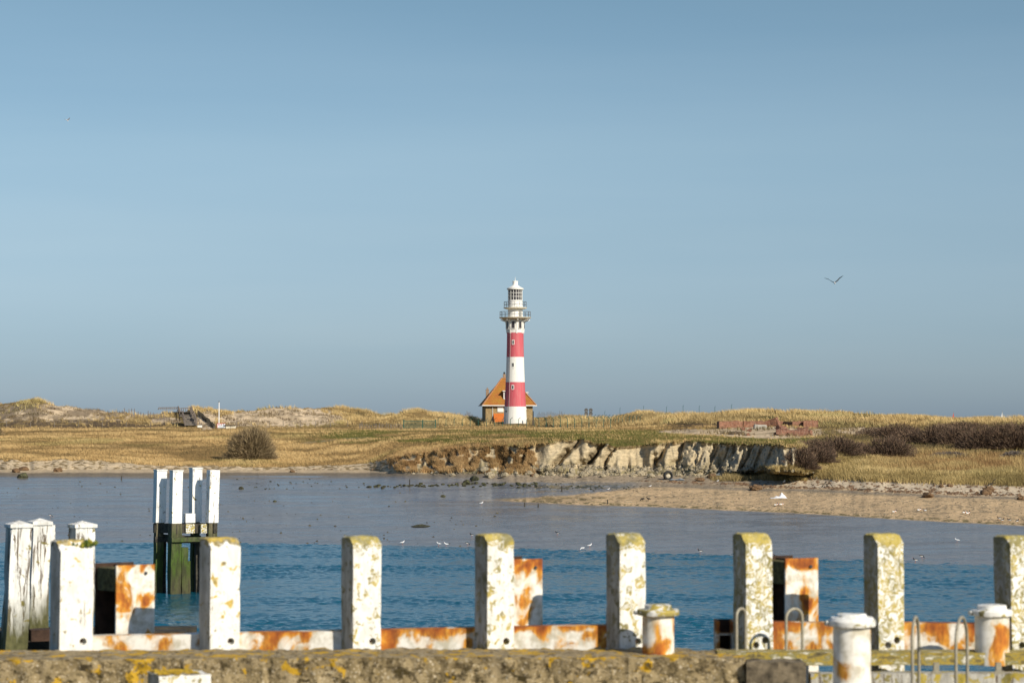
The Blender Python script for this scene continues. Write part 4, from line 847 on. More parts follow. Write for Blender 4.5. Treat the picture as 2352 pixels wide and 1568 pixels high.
# ------------------------------------------------------------------ wooden stairs on the dune
M_tread = mat_plain('sunlit_tread', (0.36, 0.31, 0.26), .85, .3, 4)  # paler than the other stair wood: sunlight on the treads put into the colour
def stairs():
    Y0 = gp(440, 979.5).y; k = Y0 / F
    ox = at(400, 980, Y0).x; oz = at(400, 978, Y0).z
    t = thing('wooden_staircase', 'dark wooden staircase with railings climbing the dune', 'stairs', (ox, Y0, oz))
    P = lambda px, py, dy=0: Vector(((px - 400) * k, dy, (978 - py) * k))
    fl = [(425, 451, 977.5, 967.5, 0.0), (418, 444, 967.5, 957, 2.2), (404, 434, 957, 945.5, 4.4)]
    for xa, xb, ya, yb, dy in fl:
        mb = MB(); n = 4; MB().add([P(xa, ya, dy + .5), P(xb, ya, dy + .5), P(xb - 7, yb, dy + 2.2), P(xa - 7, yb, dy + 2.2), P(xa, ya, dy + .55), P(xb, ya, dy + .55), P(xb - 7, yb, dy + 2.25), P(xa - 7, yb, dy + 2.25)], [(0, 1, 2, 3), (7, 6, 5, 4), (0, 4, 5, 1), (1, 5, 6, 2), (2, 6, 7, 3), (3, 7, 4, 0)]).build('gap_shade_panel', M_dark, t)  # added dark panel; stands in for shade in the gaps between treads
        for i in range(n):
            f = (i + 1) / n; py = ya + (yb - ya) * f; sh = -7 * f
            a = P(xa + sh, py, dy + f * 1.8); b = P(xb + sh, py, dy + f * 1.8); mb.beam(a, b, .20, .08)
        mb.build('tread', M_tread, t)
        for xx in (xa, xb):
            MB().beam(P(xx, ya, dy), P(xx - 7, yb, dy + 1.8), .06, .14).build('stringer', M_greywood, t)
            rl = MB(); h1 = 1.0
            p0 = P(xx, ya, dy); p1 = P(xx - 7, yb, dy + 1.8)
            for q in (p0, p1): rl.beam(q, q + Vector((0, 0, h1)), .11)
            rl.beam(p0 + Vector((0, 0, h1)), p0 + Vector((-.1, .4, h1)), .12, .1); rl.beam(p0 + Vector((0, 0, h1)), p1 + Vector((0, 0, h1)), .12, .1); rl.beam(p0 + Vector((0, 0, .5)), p1 + Vector((0, 0, .5)), .08, .06)
            rl.build('handrail', M_greywood, t)
        MB().beam(P(xa - 7, yb, dy + 2.0), P(xb - 7, yb, dy + 2.0), .5, .08).build('landing', M_greywood, t)
    # stepped outer rail at the right
    mb = MB(); st = [(431, 935), (436, 950), (444.5, 950), (447, 961), (452, 961), (455, 972), (459.5, 972), (462, 984)]
    for a, b in zip(st, st[1:]): mb.beam(P(*a, 2), P(*b, 2), .10)
    for (x, a, b) in ((438, 950, 964), (444, 950, 967), (449, 961, 977), (454, 961, 978), (458, 972, 982)): mb.beam(P(x, a, 2), P(x, b, 2), .09)
    mb.build('outer_rail', M_greywood, t)
    # deck and its railing
    MB().box(P(408, 946, 6.0), (40 * k, 2.4, .12)).build('deck', M_darkwood, t)
    for x in (392, 400, 410, 420, 430): MB().beam(P(x, 946, 6.4), P(x, 965, 6.4), .12).build('deck_post', M_darkwood, t)
    mb = MB(); mb.beam(P(351, 935.2, 6.2), P(398, 934.5, 6.2), .12, .10); mb.beam(P(398, 937, 6.2), P(431, 935, 6.2), .12, .10); mb.build('top_rail', M_greywood, t)
    mb = MB()
    for i in range(11): x = 352 + i * 4.6; mb.beam(P(x + 1.5, 934.8, 6.2), P(x - 1.2, 939.5, 5.9), .10)
    mb.build('brace_rail', M_greywood, t)
    for i in range(7): x = 399.5 + i * 5; MB().beam(P(x, 936, 6.2), P(x, 946, 6.2), .10).build('rail_post', M_greywood, t)
    MB().beam(P(398, 937, 6.2), P(390, 952, 6), .12).build('brace', M_greywood, t); MB().beam(P(400, 937, 6.2), P(405, 947, 5), .12).build('brace', M_greywood, t)
stairs()
def palisade():
    pts = []
    for i in range(34):
        f = i / 33; px = 455 + 37 * f; Y = gp(px, 953 + 31 * f).y; pts.append((px, Y))
    t = thing('palisade_fence', 'dark weathered palisade running down the sand right of the stairs', 'fence', (at(455, 980, pts[0][1]).x, pts[0][1], gz(455, pts[0][1]))); b = t.location
    mb = MB()
    for i, (px, Y) in enumerate(pts):
        x = at(px, 980, Y).x; z = gz(px, Y); zt = at(px, 951 + (983 - 951) * (i / 33) - 4, Y).z; zb = at(px, 951 + (985 - 951) * (i / 33) + 5, Y).z
        mb.beam(Vector((x, Y, min(z, zb) - .2)) - b, Vector((x + random.uniform(-.05, .05), Y, max(zt, z + .8) + random.uniform(-.12, .12))) - b, .24, .10)
    mb.build('paling', M_darkwood, t)
    for f in (0, .35, .7, 1):
        px, Y = pts[int(f * 33)]; x = at(px, 980, Y).x; z = gz(px, Y); MB().beam(Vector((x, Y - .15, z - .3)) - b, Vector((x, Y - .15, at(px, 951 + 32 * f - 5, Y).z)) - b, .16).build('post', M_greywood, t)
palisade()
def signs():
    Y = gp(520, 984).y; k = Y / F
    def W(px, py, dy=0): return at(px, py, Y) + Vector((0, dy, 0))
    b = W(502.5, 983); b.z = gz(502.5, Y); t = thing('flagpole', 'slim white flagpole without a flag behind the signboard', 'flagpole', b)
    MB().tube([(0, .2, -.2), (0, .2, W(502, 923).z - b.z)], [.10, .07], 8).build('pole', mat_plain('white_metal', (.8, .8, .8), .5, .03), t); MB().lathe([(.10, 0), (.12, .08), (0, .16)], 8, (0, .2, W(502, 923).z - b.z)).build('pole_cap', M_dark, t)
    b = W(508, 984); b.z = gz(508, Y); t = thing('information_board', 'white signboard with red edge and small symbols at the flagpole', 'sign', b)
    for x in (-.6, .6): MB().beam((x, .05, -.2), (x, .05, 1.0), .08).build('post', M_greywood, t)
    zt = W(508, 971.5).z - b.z; zb = W(508, 982).z - b.z; wd = 19 * k
    bd = MB().box((0, -.02, (zt + zb) / 2), (wd, .05, zt - zb)).build('board', mat_plain('sign_white', (.78, .80, .82), .5, .03), t)
    fr = MB(); fr.box((0, -.05, zt - .04), (wd, .03, .08)); fr.box((-wd / 2 + .04, -.05, (zt + zb) / 2), (.08, .032, zt - zb)); fr.build('red_border', mat_plain('sign_red', (.55, .08, .06), .5), bd)
    for x, c in ((-.35, (.5, .05, .04)), (0.02, (.35, .03, .03)), (.38, (.12, .12, .2))):
        MB().lathe([(0.10, 0), (0.10, .02)], 12).warp(lambda v: Vector((v.x + x, -.06 - v.z, v.y + zt - .22))).build('symbol', mat_plain('symbol_ink', c, .5), bd)
    lg = MB()
    for r_ in range(4): lg.box((-.05 + .04 * (r_ % 2), -.05, zt - .42 - r_ * .07), (wd * .7 - .12 * (r_ % 3), .012, .02))
    lg.build('text_lines', mat_plain('sign_text', (.25, .33, .42), .5), bd)
    b = W(530, 985); b.z = gz(530, Y); t = thing('equipment_cabinet', 'low cream cabinet with a flat brown lid right of the signboard', 'cabinet', b)
    zt = W(530, 975.5).z - b.z; MB().box((0, .3, (zt - .3) / 2), (22 * k, .9, zt + .3)).build('body', mat_plain('cream_panel', (.70, .64, .50), .6, .06), t)
    MB().box((0, .2, zt + .04), (26 * k, 1.3, .09)).build('lid', mat_plain('lid_brown', (.25, .19, .13), .7), t); MB().box((0, -.16, (zt - .3) / 2), (.05, .03, zt + .2)).build('door_gap', M_greywood, t)
    b = W(460, 982); z = gz(459, 398); pn = MB(); pn.box((0, 0, .35), (.75, .05, .32)); o = thing('small_white_sign', 'tiny blank white notice low beside the foot of the stairs', 'sign', (at(459, 980, 388).x, 388, gz(459, 388))); pn.build('panel', M_white, o); MB().beam((0, .05, -.4), (0, .05, .3), .06).build('post', M_greywood, o)
signs()

# ------------------------------------------------------------------ brick ruin
M_rb = mat_brick('ruin_red_brick', (0.31, 0.12, 0.07), (0.15, 0.065, 0.045), (0.34, 0.25, 0.17), 2.2, 0.85)
def rock_mesh0(seed):
    bm = bmesh.new(); bmesh.ops.create_cube(bm, size=1.4); bmesh.ops.subdivide_edges(bm, edges=bm.edges[:], cuts=2, use_grid_fill=True)
    for v in bm.verts: v.co += mnoise.noise_vector(v.co * 1.5 + Vector((seed * 5, 0, 0))) * .22
    me = bpy.data.meshes.new('brick_fragment'); bm.to_mesh(me); bm.free(); me.materials.append(M_rb); return me
RB = [rock_mesh0(i) for i in range(3)]
def ruin():
    Y0 = gp(1760, 981.5).y; k = Y0 / F; YA = gp(1820, 1000).y
    def slab(name, label, pts, thick, cat='ruined wall', rough_=.12):
        """pts: list of (px, py_top, py_bottom, dy) along the wall"""
        b = at(pts[0][0], pts[0][2], Y0 + pts[0][3]); t = thing(name, label, cat, b, group='broken brick ruin in the sand')
        n = 6; P_ = []
        for i in range(len(pts) - 1):
            for j in range(n):
                f = j / n; P_.append([pts[i][q] * (1 - f) + pts[i + 1][q] * f for q in range(4)])
        P_.append(list(pts[-1])); mb = MB(); vs = []
        for q in P_:
            tp = at(q[0], q[1] + random.uniform(-.5, 1.6), Y0 + q[3]) - b; bt = at(q[0], q[2], Y0 + q[3]) - b; bt.z -= .15
            dd = Vector((0, thick, 0)); vs += [bt, tp, tp + dd + Vector((0, 0, random.uniform(-.05, .05))), bt + dd]
        fs = [(0, 1, 2, 3), tuple(len(vs) - 4 + i for i in (3, 2, 1, 0))]
        for i in range(len(P_) - 1):
            a = i * 4
            for j in range(4): j2 = (j + 1) % 4; fs.append((a + j, a + 4 + j, a + 4 + j2, a + j2))
        mb.add(vs, fs); o = mb.build('brickwork', M_rb, t); return t
    slab('brick_wall_ruin', 'long low red brick wall half buried in the dune, left stretch', [(1647, 967, 980, 2), (1652, 967, 981, .3), (1665, 966.5, 981, .6), (1690, 965.5, 979, 2.2), (1707, 966, 979, 3.2)], .4)
    slab('brick_wall_ruin', 'middle stretch of brick wall, darker and straighter, left of the toppled block', [(1708, 966, 979, 3), (1740, 966, 982, 3.2), (1772, 966, 985, 3.6)], .4)
    slab('brick_wall_ruin', 'right hand stretch of upright red brick wall behind the fallen curved pieces', [(1820, 967, 984, 3.2), (1845, 966, 983, 3.6), (1879, 965.5, 983, 4.0)], .45)
    slab('brick_wall_ruin', 'last piece of brick wall at the right, cracked off the stretch beside it', [(1880.5, 965, 982, 3.6), (1905, 964, 980, 4.4), (1928, 963.5, 978, 5)], .45) if False else None
    slab('brick_wall_ruin', 'last short piece of brick wall at the right end of the ruin', [(1845.5, 965.5, 982, 2.8), (1867, 964.5, 978, 3.4)], .45)
    slab('brick_wall_ruin', 'recessed dark brick corner just right of the tilted block', [(1781, 967, 985, 6.0), (1800, 967, 986, 6.5), (1819, 968, 985, 3.2)], .4)
    def block(label, px, py, dy, size, rot, mat=M_rb):
        t = thing('brick_block', label, 'brick rubble', at(px, py, gp(px, py + 4).y), group='broken brick ruin in the sand')
        m = Matrix.Rotation(R(rot[2]), 3, 'Z') @ Matrix.Rotation(R(rot[1]), 3, 'Y') @ Matrix.Rotation(R(rot[0]), 3, 'X')
        v, f = sub_box(size[0], size[1], size[2], 5, 4, 5, -size[2] / 2)
        v = [m @ (p + mnoise.noise_vector(p * 3.1 + Vector((px, py, 0))) * .06) for p in v]; mb = MB(); mb.add(v, f); mb.build('brickwork', mat, t); return t
    block('tall tilted brick block leaning in the gap of the ruined wall', 1779, 974.5, 1.2, (1.2, .8, 1.5), (8, -20, -24))
    block('flat brick slab resting on a grey stone left of the tilted block', 1747, 973.5, .2, (1.9, .9, .45), (-6, 8, 10))
    block('pale grey foundation stone under the leaning brick slab', 1746, 979.5, -.1, (1.5, .7, .5), (0, 4, 6), mat_plain('grey_stone', (.36, .34, .30), .9, .2, 3))
    block('small brick lump lowest and furthest left of the fallen curved pieces', 1806, 994, -3.5, (1.5, .8, .7), (20, 22, -14))
    block('brick lump between the tilted block and the fallen curved pieces', 1795, 984, -1.0, (1.2, .7, .6), (30, 12, 30))
    for i in range(16):
        px = random.choice([random.uniform(1700, 1760), random.uniform(1775, 1870)]); py = random.uniform(985, 1000); s_ = random.uniform(.12, .3)
        o = bpy.data.objects.new('brick_fragment', RB[i % 3]); C.objects.link(o); o.location = gp(px, py) + Vector((0, 0, s_ * .3)); o.scale = (s_ * 1.6, s_, s_); o.rotation_euler = (random.random(), random.random(), random.random() * 6); tag(o, 'small brick fragment lying on the bare sand before the ruined wall', 'brick rubble', 'small brick fragments in the sand')
    def arc(label, pts):
        b = at(pts[0][0], pts[0][1], YA); t = thing('fallen_brick_arch', label, 'brick rubble', b, group='broken brick ruin in the sand'); vs = []; n = 5; Q = []
        for i in range(len(pts) - 1):
            for j in range(n): f = j / n; Q.append([pts[i][q] * (1 - f) + pts[i + 1][q] * f for q in range(3)])
        Q.append(list(pts[-1]))
        for i, q in enumerate(Q):
            a = at(q[0], q[1], YA + .6) - b; c = at(q[0], q[2], YA) - b; c.z -= .1; r_ = Vector((0, .0, random.uniform(-.04, .04)))
            vs += [c, a + r_, a + Vector((0, .45, .12)) + r_, c + Vector((0, .6, -.1))]
        fs = [(0, 1, 2, 3), tuple(len(vs) - 4 + i for i in (3, 2, 1, 0))]
        for i in range(len(Q) - 1):
            a = i * 4
            for j in range(4): j2 = (j + 1) % 4; fs.append((a + j, a + 4 + j, a + 4 + j2, a + j2))
        MB().add(vs, fs).build('brickwork', M_rb, t)
    arc('left one of the two fallen curved brick pieces lying in front of the wall', [(1783, 988, 994), (1797, 986.5, 997), (1815, 987.5, 1002), (1815.5, 990, 1001)])
    arc('longer right one of the two fallen curved brick pieces in front of the wall', [(1815, 989, 1001), (1830, 988, 1000), (1845, 984.5, 998), (1857, 981, 993)])
ruin()

# ------------------------------------------------------------------ sailing boats at sea, beyond the dunes
def boat(px, D, htop, col, label, sc=1.0):
    X = at(px, 980, D).x; t = thing('sailing_boat', label, 'sailing boat', (X, D, 0), R(20))
    mb = MB(); st = [(-4.5, .9, .9), (-2, 1.5, .9), (1.5, 1.4, 1.0), (4, .6, 1.15), (5, .05, 1.3)]; vs = []
    for x, w_, z in st: vs += [(x, -w_, z), (x, -w_ * .7, .1), (x, 0, -.4), (x, w_ * .7, .1), (x, w_, z)]
    fs = [(i * 5 + j, i * 5 + j + 1, i * 5 + j + 6, i * 5 + j + 5) for i in range(4) for j in range(4)] + [(i * 5, i * 5 + 5, i * 5 + 9, i * 5 + 4) for i in range(4)] + [(0, 4, 3, 2, 1), (20, 21, 22, 23, 24)]
    mb.add(vs, fs).build('hull', M_white, t)
    ht = at(px, htop, D).z; MB().tube([(.3, 0, .8), (.3, 0, ht)], .08, 6).build('mast', M_rail, t)
    def sail(nm, A, B, Cc, c):
        A, B, Cc = map(Vector, (A, B, Cc)); n = 6; vs = []; fs = []
        for off in (0, .03):
            for i in range(n + 1):
                f = i / n
                for j in range(5):
                    g = j / 4; p = A.lerp(Cc, f); q = B.lerp(Cc, f); r_ = p.lerp(q, g); r_.y += math.sin(g * math.pi) * .7 * (1 - f) + off; vs.append(r_)
        m_ = (n + 1) * 5
        for i in range(n):
            for j in range(4): a = i * 5 + j; fs += [(a, a + 1, a + 6, a + 5), (m_ + a, m_ + a + 5, m_ + a + 6, m_ + a + 1)]
        MB().add(vs, fs).build(nm, mat_plain('sailcloth', c, .7, .03, 1), t)
    sail('mainsail', (.2, 0, 1.8), (-4, .6, 1.9), (.3, 0, ht - .3), col); sail('jib', (4.6, 0, 1.4), (.6, .8, 1.6), (.4, 0, ht * .85), col)
boat(2302, 1500, 943.5, (.8, .79, .77), 'sailing boat with tall white sails on the horizon at the far right')
boat(2190, 1500, 945.0, (.65, .06, .03), 'sailing boat with a red sail just above the right dune crest')
boat(1932, 1900, 935.5, (.8, .79, .77), 'sailing boat showing only the tip of a white sail above the dune crest')

# ------------------------------------------------------------------ mooring dolphin in mid water
def pile(parent, x, y, z0, z1, w_, rz, mat, lean=(0, 0), name='pile', seg=18, amp=.02, seed=0):
    v, f = sub_box(w_, w_, z1 - z0, 4, 4, seg, z0); m = Matrix.Rotation(rz, 3, 'Z')
    out = []
    for p in v:
        q = m @ p; g = mnoise.noise_vector(Vector((q.x * 3 + seed, q.y * 3, q.z * 1.3))) * amp; e = .5 * w_
        r_ = (1 - .03 * ((abs(p.x) > e * .99) and (abs(p.y) > e * .99)))
        out.append(Vector((q.x * r_ + x + lean[0] * (q.z - z1) + g.x, q.y * r_ + y + lean[1] * (q.z - z1) + g.y, q.z)))
    return MB().add(out, f).build(name, mat, parent)
def dolphin():
    D = 130; th = R(27.6); b0 = at(403.5, 1360, D); t = thing('mooring_dolphin', 'four white topped piles joined by dark beams, standing in the open river', 'mooring dolphin', (b0.x, D, 0))
    w_ = .575; zt = 6.60; zs = 3.80
    P4 = {'a': (-1.0, 1.0), 'b': (0, 0), 'c': (.80, 1.95), 'd': (1.90, .85)}
    zt_ = {'a': 6.62, 'b': 6.60, 'c': 6.70, 'd': 6.66}; ln = {'a': .022, 'b': .016, 'c': .008, 'd': .026}
    for i, (k, (x, y)) in enumerate(P4.items()):
        pile(t, x, y, zs, zt_[k], w_, th, M_dolw, (ln[k], 0), 'upper_pile', amp=.012, seed=i)
        cp = MB(); m = Matrix.Rotation(th, 3, 'Z'); cp.box((x, y, zt_[k] + .035), (w_ + .05, w_ + .05, .07), th); cp.build('pile_cap', M_cap, t) if k != 'd' else None
        xb = x - ln[k] * (zt_[k] - zs); pile(t, xb, y, -2.5, zs - .003, {'a': .44, 'b': .60, 'c': .42, 'd': .50}[k], th, M_algae, (ln[k] * .8, 0), 'lower_pile', amp=.03, seed=i + 9)
    m = Matrix.Rotation(th, 3, 'Z')
    def bm(p, q, z, h_, wd, mat, nm='crossbeam', off=0):
        P_ = Vector((*P4[p], z)); Q_ = Vector((*P4[q], z)); P_.x -= .06; Q_.x -= .06; d = (Q_ - P_).normalized(); nrm = Vector((d.y, -d.x, 0)); MB().beam(P_ - d * .3 + nrm * off, Q_ + d * .3 + nrm * off, wd, h_).build(nm, mat, t)
    bm('b', 'd', 3.50, .50, .24, M_darkwood, off=-.1); bm('a', 'b', 3.50, .50, .24, M_darkwood); bm('a', 'c', 3.50, .5, .24, M_darkwood); bm('c', 'd', 3.5, .5, .24, M_darkwood)
    bm('b', 'd', 2.93, .24, .26, M_algae, off=.34); bm('a', 'b', 2.95, .40, .25, M_darkwood, off=-.3); bm('a', 'c', 2.9, .3, .25, M_darkwood, off=.1)
    bm('b', 'd', 2.86, .3, .3, M_darkwood, off=-.25)
    # blocks and fender piles between
    MB().box((.62, .75, 4.05), (.55, .35, .50), th).build('white_block', M_dolw, t)
    MB().box((.70, .30, 3.50), (.50, .2, .50), th).build('pale_block', M_bollcap, t); MB().box((1.42, .45, 3.50), (.34, .2, .50), th).build('pale_block', M_bollcap, t)
    pile(t, .42, .12, -2.5, 2.5, .36, th, M_algae, name='fender_pile', seed=31, amp=.04); pile(t, .62, .34, -2.5, 1.75, .22, th, M_algae, name='fender_pile', seed=37, amp=.04)
    for x, y in ((.98, 1.5),): pile(t, x, y, -2.5, 2.9, .30, th, M_darkwood, name='rear_pile', seed=41)  # dark colour of the rear piles holds shade from the piles before them
    pile(t, -.88, 1.45, -2.5, 2.9, .24, th, M_darkwood, name='rear_pile', seed=43)
dolphin()
MB
def near_dolphin():
    D = 38; k = D / F; b0 = at(60, 1480, D); b0.z = 0
    t = thing('mooring_dolphin', 'three tall capped white piles with cracked paint at the left, beyond the quay', 'mooring dolphin', b0)
    for i, (xt, xb, py, D_, w_) in enumerate(((45, 36, 1211, 38.0, .325), (93, 84, 1205, 40.0, .30), (190.5, 187, 1211, 40.0, .345))):
        th = R(27 + [0, 2, 3][i]); zt = at(0, py, D_).z; xw = at(xt, 980, D_).x - b0.x; lean = (at(xt, 980, D_).x - at(xb, 980, D_).x) / 1.85
        v, f = sub_box(w_, w_, zt + 2.5, 8, 8, 70, -2.5); m = Matrix.Rotation(th, 3, 'Z'); out = []
        for p in v:
            q = p.copy(); e = w_ * .499
            low = max(0, min(1, (6.6 - q.z) / 1.2)); n_ = mnoise.noise(Vector((q.x * 9 + i * 7, q.y * 9, q.z * 1.6))) * (.012 + .03 * low)
            cr = abs(mnoise.noise(Vector((q.x * 14 + i * 3, q.y * 14, q.z * .7 + 5)))); cr = -.02 * max(0, 1 - cr * 9)
            s_ = 1 + (n_ + cr) / (w_ / 2) + .035 * low; q = Vector((q.x * s_, q.y * s_, q.z)); q = m @ q
            out.append(q + Vector((xw + lean * (q.z - zt), D_ - D, 0)))
        o = MB().add(out, f).build('pile', M_tall, t); c = w_ / 2 + .022
        base = [(-c, -c), (c, -c), (c, c), (-c, c)]; vs = [(x, y, 0) for x, y in base] + [(x, y, .055) for x, y in base] + [(0, 0, .115)]
        fs = [(3, 2, 1, 0)] + [(j, (j + 1) % 4, 4 + (j + 1) % 4, 4 + j) for j in range(4)] + [(4 + j, 4 + (j + 1) % 4, 8) for j in range(4)]
        MB().add([m @ Vector(v_) + Vector((xw, D_ - D, zt)) for v_ in vs], fs).build('pile_cap', M_cap, o, bevel=.006)
        if i == 1: MB().add([m @ (Vector((x, y, z)) + Vector((.17, -.04, 0))) + Vector((xw, D_ - D, zt - .33)) for z in (0, .33) for x, y in ((-.03, -.1), (.05, -.1), (.05, .12), (-.03, .12))], [(3, 2, 1, 0), (4, 5, 6, 7), (0, 1, 5, 4), (1, 2, 6, 5), (2, 3, 7, 6), (3, 0, 4, 7)]).build('rubbing_block', M_tall, o)
    MB().beam((-1.2, .6, 5.55), (2.4, .9, 5.55), .3, .35).build('crossbeam', M_darkwood, t); MB().beam((-1.2, 1.9, 5.5), (2.4, 2.2, 5.5), .3, .35).build('crossbeam', M_darkwood, t)
    MB().beam((-.55, -.3, 5.2), (-.5, -.25, 5.75), .06).build('pipe_stub', M_steel, t); MB().box((.28, .1, 5.72), (.5, .3, .18), .4).build('bracket', M_rustshade, t)
near_dolphin()

# ------------------------------------------------------------------ quay edge: concrete, posts, beams
def mat_quay():
    m = NT('weathered_concrete'); v = m.pos(); n = m.noise(v, 4, 7, 0.65); p = m.vor(v, 13); p2 = m.vor(v, 30)
    c = m.ramp(n, [(0.3, (0.17, 0.13, 0.065)), (0.5, (0.29, 0.225, 0.12)), (0.7, (0.39, 0.31, 0.185))])
    c = m.mix(m.ramp(p2, [(0.16, 0.85), (0.32, 0.0)]), c, (0.50, 0.42, 0.29)); c = m.mix(m.ramp(p, [(0.10, 0.8), (0.22, 0.0)]), c, (0.58, 0.50, 0.37))
    c = m.mix(m.ramp(m.noise(v, 17, 6, 0.7), [(0.40, 0.85), (0.49, 0.0)]), c, (0.075, 0.055, 0.025))
    zz = m.z(); lowm = m.ramp(m.math('MULTIPLY', m.math('SUBTRACT', 6.78, zz), 5.0), [(0.15, 0.0), (0.6, 1.0)])
    hole = m.ramp(m.noise(m.pos((1, 1, 1.6)), 7, 6, 0.7), [(0.36, 1.0), (0.44, 0.0)]); c = m.mix(m.math('MULTIPLY', hole, lowm), c, (0.055, 0.04, 0.012))
    ly = m.noise(v, 5.5, 4, 0.55, 0.3); edge = m.ramp(m.math('MULTIPLY', m.math('SUBTRACT', zz, 6.735), 18.0), [(0.0, 0.0), (1.0, 0.092)]); ly = m.math('ADD', ly, edge)
    c = m.mix(m.ramp(m.math('ADD', ly, m.math('MULTIPLY', m.math('SUBTRACT', m.noise(v, 30, 3), 0.5), 0.16)), [(0.61, 0.0), (0.645, 0.95)]), c, (0.50, 0.30, 0.02))
    pale = m.noise(v, 16, 3); c = m.mix(m.ramp(pale, [(0.68, 0.0), (0.72, 0.6)]), c, (0.45, 0.42, 0.33))
    m.col(c); m.rough(0.9); m.bump(m.math('SUBTRACT', m.math('ADD', n, m.math('MULTIPLY', m.noise(v, 30, 4), 0.3)), m.math('MULTIPLY', hole, 0.5)), 1.0, 0.03); return m.m
M_quay = mat_quay()
def quay():
    ztop = lambda x: 6.775 + 0.0 * x
    mb = MB(); x0, x1 = -14.0, at(1715, 980, 23.0).x; nx = 520; prof = []
    for j in range(9): prof.append((24.15 - .95 * j / 8, 0, 1))
    for j in range(1, 16): prof.append((23.2 + .02 * (j > 1), -1.9 * (j / 15) ** 1.4, 0))
    vs = []; fs = []; n = len(prof)
    for i in range(nx + 1):
        x = x0 + (x1 - x0) * i / nx; tilt = float(np.interp(x, [-5, -3, 0, 3], [-.02, 0.0, .01, .0]))
        for (y, dz, tp) in prof:
            p = Vector((x, y, ztop(x) + dz + tilt)); a = .016 if tp else .026
            g = mnoise.fractal(p * 5, .8, 2.0, 4); q = mnoise.noise(p * 19)
            if tp: p.z += a * (g + .5 * q); 
            else: p.y += a * (g * 1.6 + q); p.z += .012 * q
            if y > 24.1: p.z += .012 * g
            vs.append(p)
    for i in range(nx):
        for j in range(n - 1): a = i * n + j; fs.append((a, a + 1, a + n + 1, a + n))
    a = nx * n; vs2 = [Vector(vs[a + j]) for j in range(n)] + [Vector((x1, 24.15, 4.8))]; vs += vs2; m_ = len(vs); fs.append(tuple(range(m_ - n - 1, m_)))
    b0 = len(vs); vs += [Vector((x0, 24.15, 4.8)), Vector((x1, 24.15, 4.8))]; vs += [Vector((x0, 24.15, 6.77)), Vector((x1, 24.15, 6.76))]; fs.append((b0, b0 + 2, b0 + 3, b0 + 1))
    o = mb.add(vs, fs).build('concrete_quay_wall', M_quay, None, True); tag(o, 'rough brown concrete quay wall with yellow lichen along the bottom of the photo', 'quay wall')
    d = MB(); d.box((-4, 9.5, 5.2), (60, 27, .9)); d.box((-4, 23.6, 2.0), (60, .8, 5.6)); tag(d.build('quay_deck', M_quay), kind='structure')
quay()

def timber_post(px_l, px_r, py_top, pxb_l, pxb_r, th, mat, cham, label, bolts=1, D=24.36, seed=0):
    k = D / F; b = at((px_l + px_r) / 2, 980, D); zt = at(0, py_top, D).z; zb = 5.4
    t = thing('timber_post', label, 'post', (b.x, D, zb), th, group='white painted timber posts along the quay')
    wpx = px_r - px_l; beta = math.atan((px_l - CX) / F); te = th + beta; w_ = wpx * k / (math.cos(te) + math.sin(te)); lean = ((pxb_l + pxb_r) - (px_l + px_r)) / 2 * k / 1.1
    hgt = zt - zb; v, f = sub_box(w_, w_, hgt, 10, 10, 46, 0); out = []; e = w_ / 2; ch = cham * k
    for p in v:
        q = p.copy()
        cx_, cy_ = abs(q.x) > e * .999, abs(q.y) > e * .999
        if cx_ and cy_: q.x *= .975; q.y *= .975
        top = q.z > hgt - 1e-4
        if top or q.z > hgt - ch: 
            lim = hgt - max(0, ch - (q.y + e) * .9) - max(0, .012 - (e - abs(q.x))) - (.02 if q.y > e * .9 else 0)
            if q.z > lim: q.z = lim
        n_ = mnoise.noise_vector(Vector((p.x * 8 + seed * 5, p.y * 8, p.z * 2.2))); q += n_ * .006
        if top: q.z += .008 * mnoise.noise(Vector((p.x * 30 + seed, p.y * 30, 3)))
        g = mnoise.noise(Vector((p.x * 22 + seed * 3, p.y * 22, p.z * .9))); cr = max(0, 1 - abs(g) * 10) * .006; q.x *= 1 - cr / e; q.y *= 1 - cr / e
        q.x += lean * (1 - q.z / hgt) * math.cos(th) ; q.y -= lean * (1 - q.z / hgt) * math.sin(th); out.append(q)
    me_o = MB().add(out, f).build('post', mat, t)
    spots = [(.20, .21)] if bolts == 1 else [(.20, .24), (-.13, .13)]
    for (fx, dz) in spots:
        bx = fx * w_ * 1.0; bz = at(0, 1490, D).z + dz * .42 - zb
        lx = bx + lean * (1 - bz / hgt) * math.cos(th); cut = MB().tube([(lx, -e - .1, bz), (lx, -e + .075, bz)], .036, 20).build('cutter', mat)
        for q_ in (cut, me_o):
            bm_ = bmesh.new(); bm_.from_mesh(q_.data); bmesh.ops.recalc_face_normals(bm_, faces=bm_.faces[:]); bm_.to_mesh(q_.data); bm_.free()
        cut.parent = t; bpy.context.view_layer.update()
        md = me_o.modifiers.new('bore', 'BOOLEAN'); md.object = cut; md.operation = 'DIFFERENCE'; md.solver = 'EXACT'
        dg = bpy.context.evaluated_depsgraph_get(); nm = bpy.data.meshes.new_from_object(me_o.evaluated_get(dg)); me_o.modifiers.clear(); me_o.data = nm; bpy.data.objects.remove(cut, do_unlink=True)
        MB().tube([(lx, -e + .045, bz), (lx, -e + .078, bz)], .016, 6).build('bolt', M_rustshade, t)
